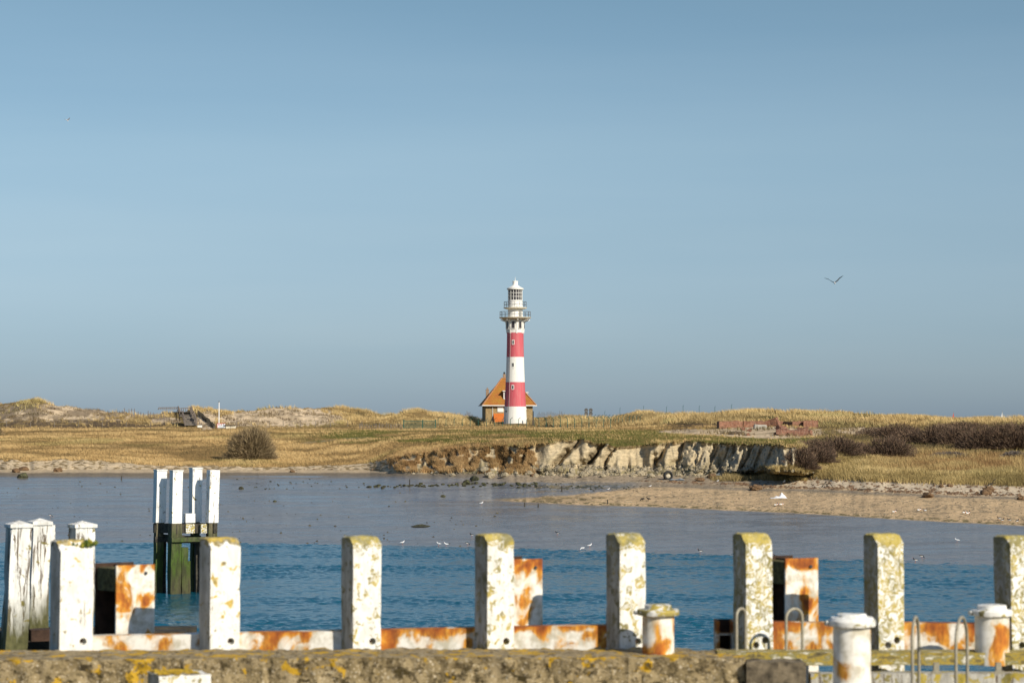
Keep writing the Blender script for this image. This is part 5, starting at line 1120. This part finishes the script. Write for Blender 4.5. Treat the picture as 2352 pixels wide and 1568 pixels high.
PD = [
 (118, 217, 1239.5, 110, 219, 28, M_postc, 26, 'leftmost post of the quay row, with green moss on its top'),
 (460, 554, 1233.5, 455, 552, 27, M_postc, 18, 'post with yellow lichened top, just right of the piles in the river'),
 (784, 877, 1230.5, 782, 875, 27, M_post, 16, 'third post from the left, olive patches on its front'),
 (1090, 1181.5, 1225.5, 1089, 1181, 26.5, M_post, 16, 'clean white post left of a rusty pile, below the lighthouse'),
 (1391, 1483.5, 1223.5, 1391, 1480, 25, M_post, 22, 'timber post with mossy slanted top, touching the bollard with the mossy cap'),
 (1681, 1773, 1223.5, 1683, 1776, 21, M_postl, 20, 'heavily lichened timber post with dark rusty pile just to its right'),
 (1981, 2074, 1224.5, 1983, 2076, 21, M_postl, 20, 'heavily lichened timber post with two bolts, right of the nearest bollard'),
 (2279, 2378, 1229, 2286, 2384, 22, M_postl, 18, 'timber post cut off by the right edge of the photo, behind a bollard'),
]
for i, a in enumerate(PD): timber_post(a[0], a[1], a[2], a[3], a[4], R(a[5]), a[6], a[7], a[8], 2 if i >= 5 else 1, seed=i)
# moss on top of the first post
def moss():
    D = 24.3; b = at(188, 1252, D); t = MB(); r = random.Random(4)
    for i in range(60):
        c = Vector((r.gauss(0, .07), r.uniform(-.03, .12), r.gauss(0, .022))); c.x = max(-.12, min(.12, c.x)); t.col = r.choice([(.04, .07, .01), (.10, .12, .015), (.22, .20, .02)])
        s = r.uniform(.015, .035); t.add([c + Vector(p) * s for p in ((1, 0, 0), (0, 1, 0), (-1, 0, 0), (0, -1, 0), (0, 0, 1), (0, 0, -1))], [(0, 1, 4), (1, 2, 4), (2, 3, 4), (3, 0, 4), (1, 0, 5), (2, 1, 5), (3, 2, 5), (0, 3, 5)])
    o = t.build('moss_clump', M_twig, None, loc=b); tag(o, 'dark green and yellow moss growing on the top of the leftmost quay post', 'moss')
moss()

def steel_beams():
    D = 24.52; k = D / F
    def seg(px0, px1, pt0, pt1, label):
        a = at(px0, pt0, D); b = at(px1, pt1, D); t = thing('steel_waling_beam', label, 'steel beam', (a.x, D, a.z))
        L_ = b - a; n = 40; vs = []; fs = []; prof = [(-.10, -.30), (-.10, 0), (.10, .0), (.10, -.02), (-.08, -.02), (-.08, -.30)]
        for i in range(n + 1):
            for (y, z) in prof:
                x = L_.x * i / n; vs.append((x, y, z + L_.z * i / n + .006 * mnoise.noise(Vector((x * 2, y, z)))))
        m_ = 6
        for i in range(n):
            for j in range(m_): j2 = (j + 1) % m_; fs.append((i * m_ + j, (i + 1) * m_ + j, (i + 1) * m_ + j2, i * m_ + j2))
        fs += [tuple(range(m_)), tuple(n * m_ + m_ - 1 - j for j in range(m_))]
        MB().add(vs, fs).build('web', M_rust, t); MB().box((L_.x / 2, 0, -.34), (L_.x, .2, .05)).build('lower_flange', M_rust, t); return t
    seg(205, 1400, 1459, 1433, 'long rusting white steel beam behind the five left posts')
    seg(1690, 2300, 1426, 1430, 'rusting white steel beam behind the right hand posts')
    # open end of the beam at the right group
    a = at(1645, 1427, 24.6); t = thing('steel_channel_end', 'dark open end of a steel channel sticking out left of the sixth post', 'steel channel', (a.x, 24.7, a.z)); kk = 24.7 / F
    MB().box((3 * kk, 0, -.14), (.035, .3, .30)).build('flange', M_rust, t); MB().box((39 * kk, 0, -.14), (.04, .3, .30)).build('flange', M_rust, t); MB().box((21 * kk, .13, -.14), (36 * kk, .02, .30)).build('web', M_rustshade, t); MB().box((21 * kk, .02, -.13), (34 * kk, .2, .015)).build('stiffener', M_rust, t)  # web darkened: shade inside the open channel is put into the colour
    MB().box((21 * kk, .02, -.30), (34 * kk, .2, .02)).build('stiffener', M_rustshade, t)
    def hpile(px_l, px_s, px_r, py, label, D=25.3, infill=True):
        k = D / F; th = R(24); w_ = (px_r - px_s) * k / math.cos(th); dp = .52; th = R(34) if px_l < 300 else R(24); a = at(px_s, py, D); t = thing('steel_h_pile', label, 'steel pile', (a.x, D, a.z), th)
        hh2 = 2.2
        MB().add(*sub_box(w_, .025, hh2, 8, 1, 20, -hh2)).warp(lambda v: Vector((v.x + w_ / 2, v.y, v.z))).build('front_flange', M_rustb, t)
        MB().box((w_ / 2, dp, -hh2 / 2), (w_, .025, hh2)).build('rear_flange', M_rustshade, t); MB().box((w_ / 2, dp / 2, -hh2 / 2 - .01), (.02, dp - .03, hh2 - .02)).build('web', M_rustshade, t)
        if infill: MB().add(*sub_box(w_ * .45, dp - .06, .24, 3, 3, 4, -.27)).warp(lambda v: Vector((v.x + w_ * .24, v.y + dp / 2, v.z - .01)) + mnoise.noise_vector(v * 11) * .012).build('timber_infill', mat_plain('mossy_timber', (0.10, 0.085, 0.03), .9, .7, 18), t)
        MB().tube([(w_ * .76, -.03, -.09), (w_ * .76, .0, -.09)], .018, 8).build('bolt', M_dark, t)
        return t
    hpile(221, 266, 354, 1298, 'rusty white steel pile with dark mossy open side, right of the leftmost post')
    hpile(1150, 1176, 1245, 1284, 'rusty white steel pile half hidden by the clean white post', D=25.2)
    hpile(1772, 1803, 1882, 1282, 'rusty steel pile with orange streaks just right of the sixth post')
steel_beams()

def bollard(px, r_px, py_cap, py_bot, D, mat, label, hub=True, cap_ratio=1.3, body_mat=None):
    k = D / F; b = at(px, py_bot, D); r_ = r_px * k; zt = at(px, py_cap, D).z - b.z; t = thing('bollard', label, 'bollard', b, group='white capped cylinders on the quay edge')
    MB().lathe([(r_ * 1.0, -.12), (r_, zt - .13), (r_ * .98, zt - .10)], 40).build('body', body_mat or M_bollr, t, True)
    c = r_ * cap_ratio; p = [(r_ * .9, zt - .115), (c, zt - .105), (c * 1.02, zt - .09), (c * 1.02, zt - .06), (c * .98, zt - .05)]
    if hub: p += [(r_ * .86, zt - .045), (r_ * .84, zt - .005), (r_ * .78, zt)]
    else: p += [(c * .9, zt - .03), (r_ * .8, zt - .022), (r_ * .76, zt)]
    cp = MB().lathe(p, 40).warp(lambda v: Vector((v.x, v.y, v.z + .006 * mnoise.noise(v * 13)))).build('cap', mat, t, True)
    MB().tube([(-c * 1.0, 0, zt - .08), (-c * 1.14, -.02, zt - .08)], .022, 8).build('cap_pin', M_steel, cp)
bollard(1512, 36.5, 1387, 1496, 23.7, M_bollcap, 'white bollard with mossy green cap and an orange rust streak')
bollard(1957.5, 43, 1409, 1640, 21.0, M_steel, 'nearest and tallest white bollard, standing lowest in the photo', hub=False, cap_ratio=1.24, body_mat=M_bollw)
bollard(2279, 39, 1388, 1497, 23.7, M_steel, 'white bollard with rust at its foot, in front of the post at the right edge', cap_ratio=1.18)

def hoop(pa, pb, py_top, D, label, dy=0.0):
    """pa, pb: (px, py_bottom) of the two legs"""
    a = at(pa[0], pa[1], D); b = at(pb[0], pb[1], D - dy) ; t = thing('ladder_handrail', label, 'handrail', a, group='tubular ladder handrails on the quay edge')
    zt = at(0, py_top, D).z; b = b - a; zt -= a.z; hw = max(.05, Vector((b.x, b.y, 0)).length / 2); dr = Vector((b.x, b.y, 0)).normalized(); c = Vector((0, 0, 0)) + dr * hw
    pts = [Vector((0, 0, -.1)), Vector((0, 0, zt - hw))]
    for i in range(1, 12): an = math.pi * i / 12; pts.append(c - dr * hw * math.cos(an) + Vector((0, 0, zt - hw + hw * math.sin(an) * .95)))
    pts += [Vector((b.x, b.y, zt - hw)), Vector((b.x, b.y, b.z - .1))]
    MB().tube(pts, .015, 10).build('tube', M_rail, t, True)
hoop((1692, 1491), (1713, 1489), 1397, 23.8, 'hoop handrail standing in front of the left side of the sixth post', -.12)
hoop((1806, 1490), (1843, 1488), 1397, 23.8, 'hoop handrail standing free between the sixth post and the nearest bollard', -.1)
hoop((2096, 1575), (2111, 1560), 1418, 22.0, 'hoop handrail seen almost edge on, right of the post with two bolts', -.5)
hoop((2196, 1560), (2222, 1545), 1418, 22.0, 'leaning hoop handrail left of the bollard with the rusty foot', -.5)

def timber_deck():
    a = at(1640, 1492, 24.0); xr = 9.5
    t = thing('timber_capping_beam', 'lichen covered timber beam running right from the end of the concrete', 'timber beam', (a.x + 1e-3, 23.95, a.z))
    m = NT('lichened_timber'); v = m.pos((.35, 1, 1)); n = m.noise(v, 14, 6, .7); c = m.ramp(n, [(0.36, (0.08, 0.065, 0.035)), (0.44, (0.20, 0.16, 0.06)), (0.48, (0.42, 0.30, 0.04)), (0.53, (0.17, 0.16, 0.07)), (0.57, (0.33, 0.29, 0.16)), (0.61, (0.62, 0.59, 0.50))]); m.col(c); m.rough(.9); m.bump(m.noise(v, 30, 5), .7, .01)
    L_ = xr - a.x; v_, f = sub_box(L_, .34, .12, 120, 4, 2, -.12); x_c = L_ / 2
    MB().add(v_, f).warp(lambda q: Vector((q.x + x_c, q.y - .22, q.z + .015)) + mnoise.noise_vector(Vector((q.x * 3, q.y * 9, q.z * 9))) * .012).build('capping', m.m, t)
    x2 = at(1716, 980, 23.4).x
    t2 = thing('white_fender_timber', 'horizontal white painted timber with dark gaps below the lichen covered beam', 'timber beam', (x2, 23.4, 6.62))
    v_, f = sub_box(xr - x2 - .6, .22, .24, 100, 3, 3, -.24); Lx = (xr - x2 - .6) / 2
    MB().add(v_, f).warp(lambda q: Vector((q.x + Lx + .6, q.y, q.z)) + mnoise.noise_vector(Vector((q.x * 4, q.y * 9, q.z * 9))) * .012).build('upper_timber', M_gtim, t2)
    v_, f = sub_box(xr - x2 - .3, .22, .20, 100, 3, 3, -.52); MB().add(v_, f).warp(lambda q: Vector((q.x + Lx + .4, q.y - .1, q.z)) + mnoise.noise_vector(Vector((q.x * 4, q.y * 9, q.z * 9))) * .012).build('lower_timber', M_gtim, t2)
    for px, w_, D in ((1748, .30, 23.3), (1805, .34, 23.35)):
        p = at(px, 1517, D); t3 = thing('dark_timber_stump', 'bare dark timber stump right of the concrete corner, %s one' % ('left' if px < 1780 else 'right'), 'timber', (p.x, D, p.z))
        v_, f = sub_box(w_, w_, 1.5, 6, 6, 20, -1.5); MB().add(v_, f).warp(lambda q: q + mnoise.noise_vector(Vector((q.x * 9, q.y * 9, q.z * 2))) * .02).build('timber', mat_plain('dark_split_timber', (0.13, 0.105, 0.07), .9, .7, 9, bump=.8), t3)
    for px in (2150, 2293):
        p = at(px, 1528, 22.9); t4 = thing('cleat_bracket', 'small grey bracket on the white timber, %s one' % ('left' if px < 2200 else 'right'), 'bracket', p); MB().box((0, 0, -.02), (.05, .06, .10)).build('plate', M_rail, t4); MB().box((0, -.03, -.06), (.09, .03, .03)).build('foot', M_rail, t4)
timber_deck()
def stub():
    D = 21.4; p = at(413, 1545, D); t = thing('white_timber_stump', 'peeling white stump with yellow lichen on top at the bottom of the photo', 'post', p, R(22))
    v_, f = sub_box(.47, .40, 1.2, 10, 10, 24, -1.2); MB().add(v_, f).warp(lambda q: q + mnoise.noise_vector(Vector((q.x * 9, q.y * 9, q.z * 5))) * .012).build('stump', M_post, t)
    l = MB(); r = random.Random(2)
    for i in range(160):
        c = Vector((r.uniform(-.23, .12), r.uniform(-.2, .2), .006 + r.uniform(0, .01))); s = r.uniform(.012, .03); l.col = r.choice([(.42, .26, .02), (.33, .22, .02), (.5, .33, .03)])
        l.add([c + Vector((math.cos(a) * s, math.sin(a) * s, r.uniform(0, .006))) for a in (0, 1.05, 2.1, 3.14, 4.2, 5.2)] + [c + Vector((0, 0, .012))], [(i_, (i_ + 1) % 6, 6) for i_ in range(6)])
    l.build('lichen', M_twig, t)
stub()

# ------------------------------------------------------------------ birds
def bird(px, py, L_, kind, face, label, cat, group=None, head_down=False, sleep=False):
    b = gp(px, py); s = L_; t = thing(kind, label, cat, b, face, group)
    up = .34 * s; mb = MB()
    P_ = [(-.50, .40), (-.36, .42), (-.18, .44), (.0, .45), (.16, .49), (.27, .57), (.31, .67), (.35, .76), (.42, .76)] if not head_down else [(-.50, .48), (-.36, .46), (-.18, .45), (.0, .44), (.16, .42), (.27, .34), (.33, .24), (.38, .16), (.44, .11)]
    if sleep: P_ = [(-.50, .30), (-.36, .31), (-.18, .32), (.0, .33), (.14, .37), (.22, .45), (.24, .52), (.22, .58), (.30, .58)]
    rad = [.02, .07, .13, .155, .13, .085, .065, .075, .02]; n = 10
    pal = {'gull': [(.8, .8, .8), (.42, .45, .48)], 'oystercatcher': [(.75, .75, .73), (.02, .02, .022)], 'shelduck': [(.8, .79, .76), (.03, .05, .04)], 'crow': [(.015, .015, .017)] * 2, 'small_wader': [(.45, .42, .38), (.2, .17, .14)]}[kind]
    pts = [Vector((x * s, 0, z * s)) for x, z in P_]
    for i in range(len(pts) - 1):
        pass
    m0 = MB(); m0.tube(pts, [r_ * s for r_ in rad], n); mb.v = m0.v
    nf = len(m0.f)
    for fi, f in enumerate(m0.f):
        seg = min(fi // n, 8); zc = sum(m0.v[i][2] for i in f) / len(f) - pts[min(seg, 8)].z
        if kind == 'gull': c = pal[1] if (zc > .03 * s and seg < 4) else pal[0]
        elif kind == 'oystercatcher': c = pal[1] if (zc > .0 or seg >= 4 or seg == 0) else pal[0]
        elif kind == 'shelduck': c = pal[1] if seg >= 5 else ((.38, .13, .04) if seg == 3 else ((.03, .04, .035) if seg in (0,) or (seg in (1, 2) and zc > .10 * s) else pal[0]))
        else: c = pal[0] if zc < 0 else pal[1]
        mb.f.append(f); mb.c.append(c)
    mb.build('body', M_vcol, t, True)
    h = pts[-1]; bl = MB(); bl.col = {'gull': (.35, .05, .03), 'oystercatcher': (.6, .12, .02), 'shelduck': (.5, .06, .04), 'crow': (.02, .02, .02), 'small_wader': (.05, .05, .05)}[kind]
    dr = (pts[-1] - pts[-2]).normalized(); bl.tube([h - dr * .02 * s, h + dr * .13 * s], [.022 * s, .006 * s], 5); bl.build('beak', M_vcol, t)
    if not sleep:
        for sy in (-1, 1):
            lg = MB(); lg.col = (.4, .12, .06) if kind != 'crow' else (.02, .02, .02); lg.tube([(.0, sy * .05 * s, .34 * s), (.01 * s, sy * .05 * s, .0)], .012 * s, 4); lg.tube([(-.02 * s, sy * .05 * s, .006), (.08 * s, sy * .05 * s, .006)], .014 * s, 4); lg.build('leg', M_vcol, t)
BG = [(925, 1250, 'white gull standing alone at the water edge, right of the third post'), (1025, 1254, 'white gull walking at the water edge left of the fourth post'), (1337, 1263, 'left gull of the pair at the water edge, head lowered'), (1354, 1257, 'right gull of the pair at the water edge, head raised'), (2196, 1245, 'white gull on the wet mud right of the seventh post'), (1106, 1159, 'white gull beside the tip of the sand spit'), (1008, 1253, 'small gull at the water edge between the other two')]
for i, (x, y, lb) in enumerate(BG): bird(x, y, .40, 'gull', [0.4, 3.4, 3.6, .3, 2.9, .2, 3.0][i], lb, 'gull', head_down=(i in (2,)))
for i, (x, y, lb) in enumerate([(1084, 1233, 'oystercatcher on the mud just left of the fourth post, the higher one'), (1074, 1252, 'oystercatcher at the water edge left of the fourth post'), (2100, 1291, 'lower left oystercatcher of the pair right of the seventh post'), (2115, 1282, 'upper right oystercatcher of the pair right of the seventh post'), (1280, 1229, 'dark wader alone on the mud between the fourth and fifth posts'), (1607, 1270, 'dark wader alone at the water edge left of the sixth post'), (118, 1187, 'oystercatcher on the mud above the old dolphin at the left'), (2293, 1195, 'leftmost of the oystercatchers on the sand at the right edge'), (2300, 1199, 'oystercatcher touching the leftmost one on the sand at the right edge'), (2316, 1199, 'middle oystercatcher of the group on the sand at the right edge'), (2334, 1201, 'rightmost oystercatcher on the sand at the right edge'), (1781, 1283, 'dark wader half hidden above the rusty pile at the right')]):
    bird(x, y, .42, 'oystercatcher', [2.9, .2, 3.3, .1, 2.8, 3.1, .3, 3.2, .4, 2.9, .5, 3.0][i], lb, 'wading bird', head_down=i in (1, 3, 6))
for i, (x, y, lb) in enumerate([(2053, 1179, 'shelduck sitting alone on the sand, left of the other ducks'), (2110, 1175, 'left shelduck of the pair in the middle of the sand'), (2122, 1176.5, 'right shelduck of the pair in the middle of the sand'), (2214, 1181, 'left shelduck of the touching pair on the right sand'), (2222, 1182.5, 'right shelduck of the touching pair on the right sand'), (1782, 1163, 'leftmost shelduck of the three below the white plastic sheet'), (1788, 1162, 'middle shelduck of the three below the white plastic sheet'), (1795, 1162, 'rightmost shelduck of the three below the white plastic sheet')]):
    bird(x, y, .52, 'shelduck', [.1, .3, 2.4, .2, .3, .2, 3.0, .4][i], lb, 'duck', sleep=True)
bird(1475, 1150, .46, 'crow', 3.4, 'left one of two black crows on the sand spit', 'crow', head_down=True); bird(1489, 1150, .46, 'crow', 3.0, 'right one of two black crows on the sand spit', 'crow')
for i, (x, y, lb) in enumerate([(1397, 1126, 'small white bird on the grey beach under the middle of the bank'), (1493, 1119, 'small white bird on the beach left of the driftwood below the tyre'), (1648, 1107, 'small pale gull by the edge of the beach grass'), (1800, 1110, 'pale gull standing at the edge of the yellow grass')]): bird(x, y, .30 if i < 3 else .42, 'gull', .3 * i, lb, 'gull')
def flying(px, py, D, span, label, rot, vee):
    b = at(px, py, D); t = thing('flying_gull', label, 'gull', b); t.rotation_euler = rot; s = span
    mb = MB(); m0 = MB(); m0.tube([Vector((x * s, 0, z * s)) for x, z in ((-.20, .0), (-.12, .0), (0, -.005), (.1, 0), (.16, .012), (.2, .008))], [.008 * s, .03 * s, .045 * s, .035 * s, .027 * s, .005 * s], 10); mb.v = list(m0.v)
    for f in m0.f: mb.f.append(f); mb.c.append((.78, .78, .77))
    for sy in (-1, 1):
        st = [(0.00, .12, .01, 0), (.16, .13, .16 * vee, .02), (.30, .11, .30 * vee * 1.1, -.01), (.42, .075, .42 * vee * .95, -.06), (.52, .015, .52 * vee * .85, -.12)]; vs = []
        for (y, c, z, sx) in st: vs += [(s * (sx + c * .6), sy * y * s, z * s), (s * (sx + c * .1), sy * y * s, z * s + .010 * s), (s * (sx - c), sy * y * s, z * s), (s * (sx + c * .1), sy * y * s, z * s - .006 * s)]
        for i in range(4):
            mb.col = (.15, .16, .18) if i < 3 else (.03, .03, .03)
            n0 = len(mb.v); mb.add(vs[i * 4:i * 4 + 8], [(j, (j + 1) % 4, 4 + (j + 1) % 4, 4 + j) for j in range(4)])
    mb.col = (.8, .8, .8); mb.add([Vector(p) * s for p in ((-.17, -.012, .005), (-.17, .012, .005), (-.27, .04, 0), (-.27, -.04, 0), (-.17, 0, -.01))], [(0, 1, 2, 3), (4, 3, 2), (0, 3, 4), (1, 4, 2)])
    mb.build('body', M_vcol, t, True)
    bk = MB(); bk.col = (.5, .2, .05); bk.tube([(.195 * s, 0, .008 * s), (.23 * s, 0, .004 * s)], [.007 * s, .002 * s], 4); bk.build('beak', M_vcol, t)
flying(1917, 650, 150, 1.15, 'gull flying with wings raised in a wide V to the right of the lighthouse', (R(-6), R(12), R(72)), .72)
flying(154.5, 277, 300, 1.0, 'small gull diving high in the sky at the upper left', (R(20), R(35), R(-20)), .5)

# ------------------------------------------------------------------ things on the shore
def rock_mesh(seed, sub=2):
    bm = bmesh.new(); bmesh.ops.create_icosphere(bm, subdivisions=sub, radius=1)
    for v in bm.verts:
        n_ = mnoise.noise(v.co * 1.6 + Vector((seed * 7.1, 0, 0))); v.co *= 1 + .38 * n_ + .12 * mnoise.noise(v.co * 5 + Vector((seed, 1, 2))); v.co.z *= .55
    me = bpy.data.meshes.new('rock'); bm.to_mesh(me); bm.free(); return me
def mat_rock():
    m = NT('weedy_rock'); v = m.pos(); n = m.noise(v, 4, 5); m.col(m.ramp(n, [(0.35, (0.025, 0.024, 0.016)), (0.52, (0.05, 0.05, 0.025)), (0.68, (0.11, 0.11, 0.045))])); m.rough(.8); m.bump(m.noise(v, 14, 5), .8, .03); return m.m
M_rock = mat_rock(); M_clay = mat_plain('pale_clay', (0.31, 0.26, 0.175), .95, .25, 3, bump=.8); RM = [rock_mesh(i) for i in range(6)]
for me in RM: me.materials.append(M_rock)
CM = [rock_mesh(20 + i, 3) for i in range(4)]
for me in CM: me.materials.append(M_clay)
def rock(name, px, py, wpx, label, cat, group, meshes, i, asp=.5, el_=1.0):
    b = gp(px, py); k = b.y / F; o = bpy.data.objects.new(name, meshes[i % len(meshes)]); C.objects.link(o); s = wpx * k / 2
    o.location = b + Vector((0, 0, s * .25)); o.scale = (s, s * .8, s * asp * 2); o.rotation_euler = (0, 0, random.random() * 6); return tag(o, label, cat, group)
rr = random.Random(12)
for i in range(110):
    f = rr.random(); px = 835 + 400 * (f ** .75); py = float(np.interp(px, [835, 950, 1050, 1235], [1119, 1116, 1114, 1113])) + rr.gauss(0, 2.3) * (0.5 + f)
    rock('seaweed_rock', px, py, rr.uniform(3, 11), 'dark weed covered rock in the broken line across the wet channel', 'rock', 'dark rocks strung across the channel', RM, i, .5)
for i in range(34):
    px = rr.uniform(500, 860); py = rr.gauss(1113, 5); rock('scattered_stone', px, py, rr.uniform(2, 6), 'small dark stone scattered on the wet mud left of the rock line', 'stone', 'scattered stones on the left mud', RM, i + 1, .4)
for i in range(40):
    px = rr.uniform(1220, 1480); py = 1117 + rr.gauss(0, 4) + (px - 1220) * .012; rock('mud_stone', px, py, rr.uniform(2, 6), 'small dark stone among weed in front of the middle of the bank', 'stone', 'stones among weed below the bank', RM, i + 2, .4)
for px, py, w_, lb in [(54, 1097, 26, 'large grey green boulder alone at the mud edge on the left'), (632, 1152, 9, 'isolated weedy rock on the mud below the bare bush'), (1018, 1141, 12, 'isolated pointed weedy rock on the mud left of the spit'), (1090, 1103, 24, 'flat green rock at the foot of the slumped bank'), (555, 1123, 14, 'rounded brown rock right of the river dolphin'), (1072, 1110, 20, 'largest green rock of the channel, rising above the rock line')]: rock('boulder', px, py, w_, lb, 'rock', None, RM, int(px), .6)
for i, (px, py, w_) in enumerate([(1125, 1096, 26), (1112, 1082, 22), (1160, 1094, 20), (1308, 1096, 22), (1470, 1092, 26), (1495, 1096, 20), (1455, 1094, 16), (1340, 1094, 18), (1230, 1094, 16), (1040, 1093, 14), (1215, 1090, 20), (1385, 1095, 14), (1560, 1094, 14), (1605, 1093, 12)]):
    rock('clay_lump', px, py, w_, 'pale fallen lump of clay lying at the foot of the eroded bank', 'clay lump', 'fallen clay lumps under the bank', CM, i, .65)
o = rock('clay_pillar', 1113 + 200, 1092, 20, 'upright pale clay pillar standing before the shaded hollow of the bank', 'clay lump', None, CM, 2, 1.4)
M_bale = mat_plain('dried_seaweed', (0.155, 0.095, 0.05), .95, .5, 10, bump=1)
BM_ = [rock_mesh(40 + i, 3) for i in range(3)]
for me in BM_: me.materials.append(M_bale)
for i, (px, py, w_, lb) in enumerate([(2130, 1142, 28, 'big brown clump of washed up seaweed, nearest the water on the right beach'), (2263, 1136, 30, 'wide brown seaweed clump right of the nearest clump'), (2268, 1127, 26, 'flat reddish clump behind the wide seaweed clump'), (2160, 1118, 14, 'left of two small brown mounds on pale sand'), (2180, 1117, 16, 'right of two small brown mounds on pale sand'), (2243, 1132, 9, 'tiny brown clump beside the wide seaweed clump'), (1607, 1104, 20, 'rounded tuft of brown debris below the tyre'), (1635, 1098, 26, 'brown mound at the left tip of the beach grass'), (1735, 1125, 30, 'low orange mound of weed on the sand left of the plastic sheet'), (672, 1084, 13, 'brown clump on the sand above the river dolphin'), (1224, 1093, 14, 'reddish clump below the left part of the bank'), (38, 1084, 22, 'left brown tussock at the foot of the low left bank'), (56, 1080, 22, 'middle brown tussock at the foot of the low left bank'), (134, 1083, 22, 'right brown tussock at the foot of the low left bank'), (2345, 1148, 24, 'brown clump cut off by the right edge of the photo')]): rock('seaweed_clump', px, py, w_, lb, 'seaweed clump', 'brown clumps washed up on the beach', BM_, i, .55)
b = gp(968, 1207); v_ = MB().lathe([(2.6, -.05), (1.6, .06), (.7, .12), (0, .13)], 28).warp(lambda v: Vector((v.x * .8, v.y * 2.0, v.z * (1 + mnoise.noise(v * 2))))); o = v_.build('mussel_bed', M_rock, None, loc=b); o.scale = (.42, .28, .7); tag(o, 'flat dark mussel bed on the mud below the lighthouse', 'mussel bed')
def tyre():
    b = gp(1534, 1101); k = b.y / F; r_ = 12 * k; t = thing('tyre_litter', 'old dark tyre with pale mud inside standing on the beach', 'tyre', b, R(18)); n = 28; m = 10; vs = []; fs = []
    for i in range(n):
        a = 2 * math.pi * i / n
        for j in range(m):
            c = 2 * math.pi * j / m; rr_ = r_ * .74 + r_ * .26 * math.cos(c) * .9; vs.append((rr_ * math.cos(a), r_ * .34 * math.sin(c), rr_ * math.sin(a) + r_ * .75))
    for i in range(n):
        for j in range(m): fs.append((i * m + j, i * m + (j + 1) % m, ((i + 1) % n) * m + (j + 1) % m, ((i + 1) % n) * m + j))
    MB().add(vs, fs).build('tyre', mat_plain('rubber', (.03, .03, .03), .8), t, True)
    MB().lathe([(r_ * .5, 0), (r_ * .42, .06), (0, .10)], 16).warp(lambda v: Vector((v.x, -.02 - v.z * 1.0, v.y * .8 + r_ * .66))).build('mud_fill', mat_plain('pale_mud', (.45, .40, .30), .9), t, True)
tyre()
def sheet(px, py, wpx, hpx, mat, label, name, cat, seed):
    b = gp(px, py); k = b.y / F; vs = []; fs = []; nx, ny = 22, 14
    for i in range(nx + 1):
        for j in range(ny + 1):
            x = (i / nx - .5) * wpx * k; y = (j / ny - .5) * wpx * k * .8; p = Vector((x, y, 0)); h_ = abs(mnoise.noise(Vector((x * 1.1 + seed, y * 1.1, 0)))) * 1.3 + .5 * abs(mnoise.noise(Vector((x * 3 + seed, y * 3, 1)))); ed = min(1, 3.4 * min(i / nx, 1 - i / nx)) * min(1, 2.5 * min(j / ny, 1 - j / ny) + .05)
            x += .1 * mnoise.noise(Vector((x * 4, y * 4, seed))); z = h_ * ed * hpx * k * (1.3 + .9 * (i / nx)); vs.append((x, y, z + .02))
    for i in range(nx):
        for j in range(ny): a = i * (ny + 1) + j; fs.append((a, a + ny + 1, a + ny + 2, a + 1))
    o = MB().add(vs, fs).build(name, mat, None, loc=b); sm = o.modifiers.new('s', 'SOLIDIFY'); sm.thickness = .01; return tag(o, label, cat)
sheet(1787, 1144, 38, 8, mat_plain('white_plastic', (.80, .80, .80), .35, .04, 3), 'crumpled white plastic sheet lying on the sand', 'plastic_sheet', 'plastic sheet', 3)
sheet(1554, 1102, 34, 6, mat_plain('grey_tarp', (.24, .27, .29), .5, .2, 3), 'flattened grey tarpaulin on the beach right of the tyre', 'tarpaulin', 'tarpaulin', 8)
sheet(1655, 1091, 24, 5, mat_plain('grey_tarp2', (.27, .30, .31), .5, .2, 3), 'grey tarpaulin scrap above the tip of the beach grass', 'tarpaulin', 'tarpaulin', 12)
def sticks(px, py, segs, label, name='driftwood', r_=.05, cat='driftwood'):
    b = gp(px, py); k = b.y / F; t = thing(name, label, cat, b)
    for s_ in segs: MB().tube([Vector((x * k, y * k, z * k)) for x, y, z in s_], [r_] + [r_ * .6] * (len(s_) - 1), 5).build('stick', M_darkwood, t)
sticks(1899, 1118, [[(-13, 0, 0), (-7, 3, 7), (-2, 6, 13)], [(2, 0, 0), (-2, 3, 7), (-5, 4, 12)], [(-2, 2, 1), (3, 5, 8), (7, 6, 14)], [(13, 3, 0), (8, 3, 7), (4, 4, 12)]], 'crossed dark driftwood sticks upright on the pale sand')
sticks(2278, 1118, [[(-12, 0, 3), (-2, 2, 8), (4, 2, 16)], [(-2, 2, 8), (-12, 4, 4)], [(4, 2, 16), (10, 4, 20)], [(-4, 0, 6), (8, 1, 10)]], 'forked driftwood branch lying by the reeds at the right')
sticks(1990, 1125, [[(-22, 0, 1), (0, 4, 3), (26, -2, 0)]], 'long thin branch lying across the pale sand')
for i, (px, py, h_, lb) in enumerate([(1205, 1163, 10, 'short mossy stake at the tip of the spit, leftmost of the four'), (1236, 1165, 9, 'thin mossy stake on the spit, second from the left'), (1395, 1157, 10, 'mossy stake on the spit edge before the middle of the bank'), (1290, 1128, 13, 'thin dark stake in the channel behind the spit'), (941, 1118, 18, 'tall thin stake with fallen twig at the left end of the rock line'), (280, 1101, 9, 'thin dark stake on the wet mud left of the river dolphin')]): sticks(px, py, [[(0, 0, -1), (.3, 0, h_)]], lb, 'mud_stake', .07, 'stake')
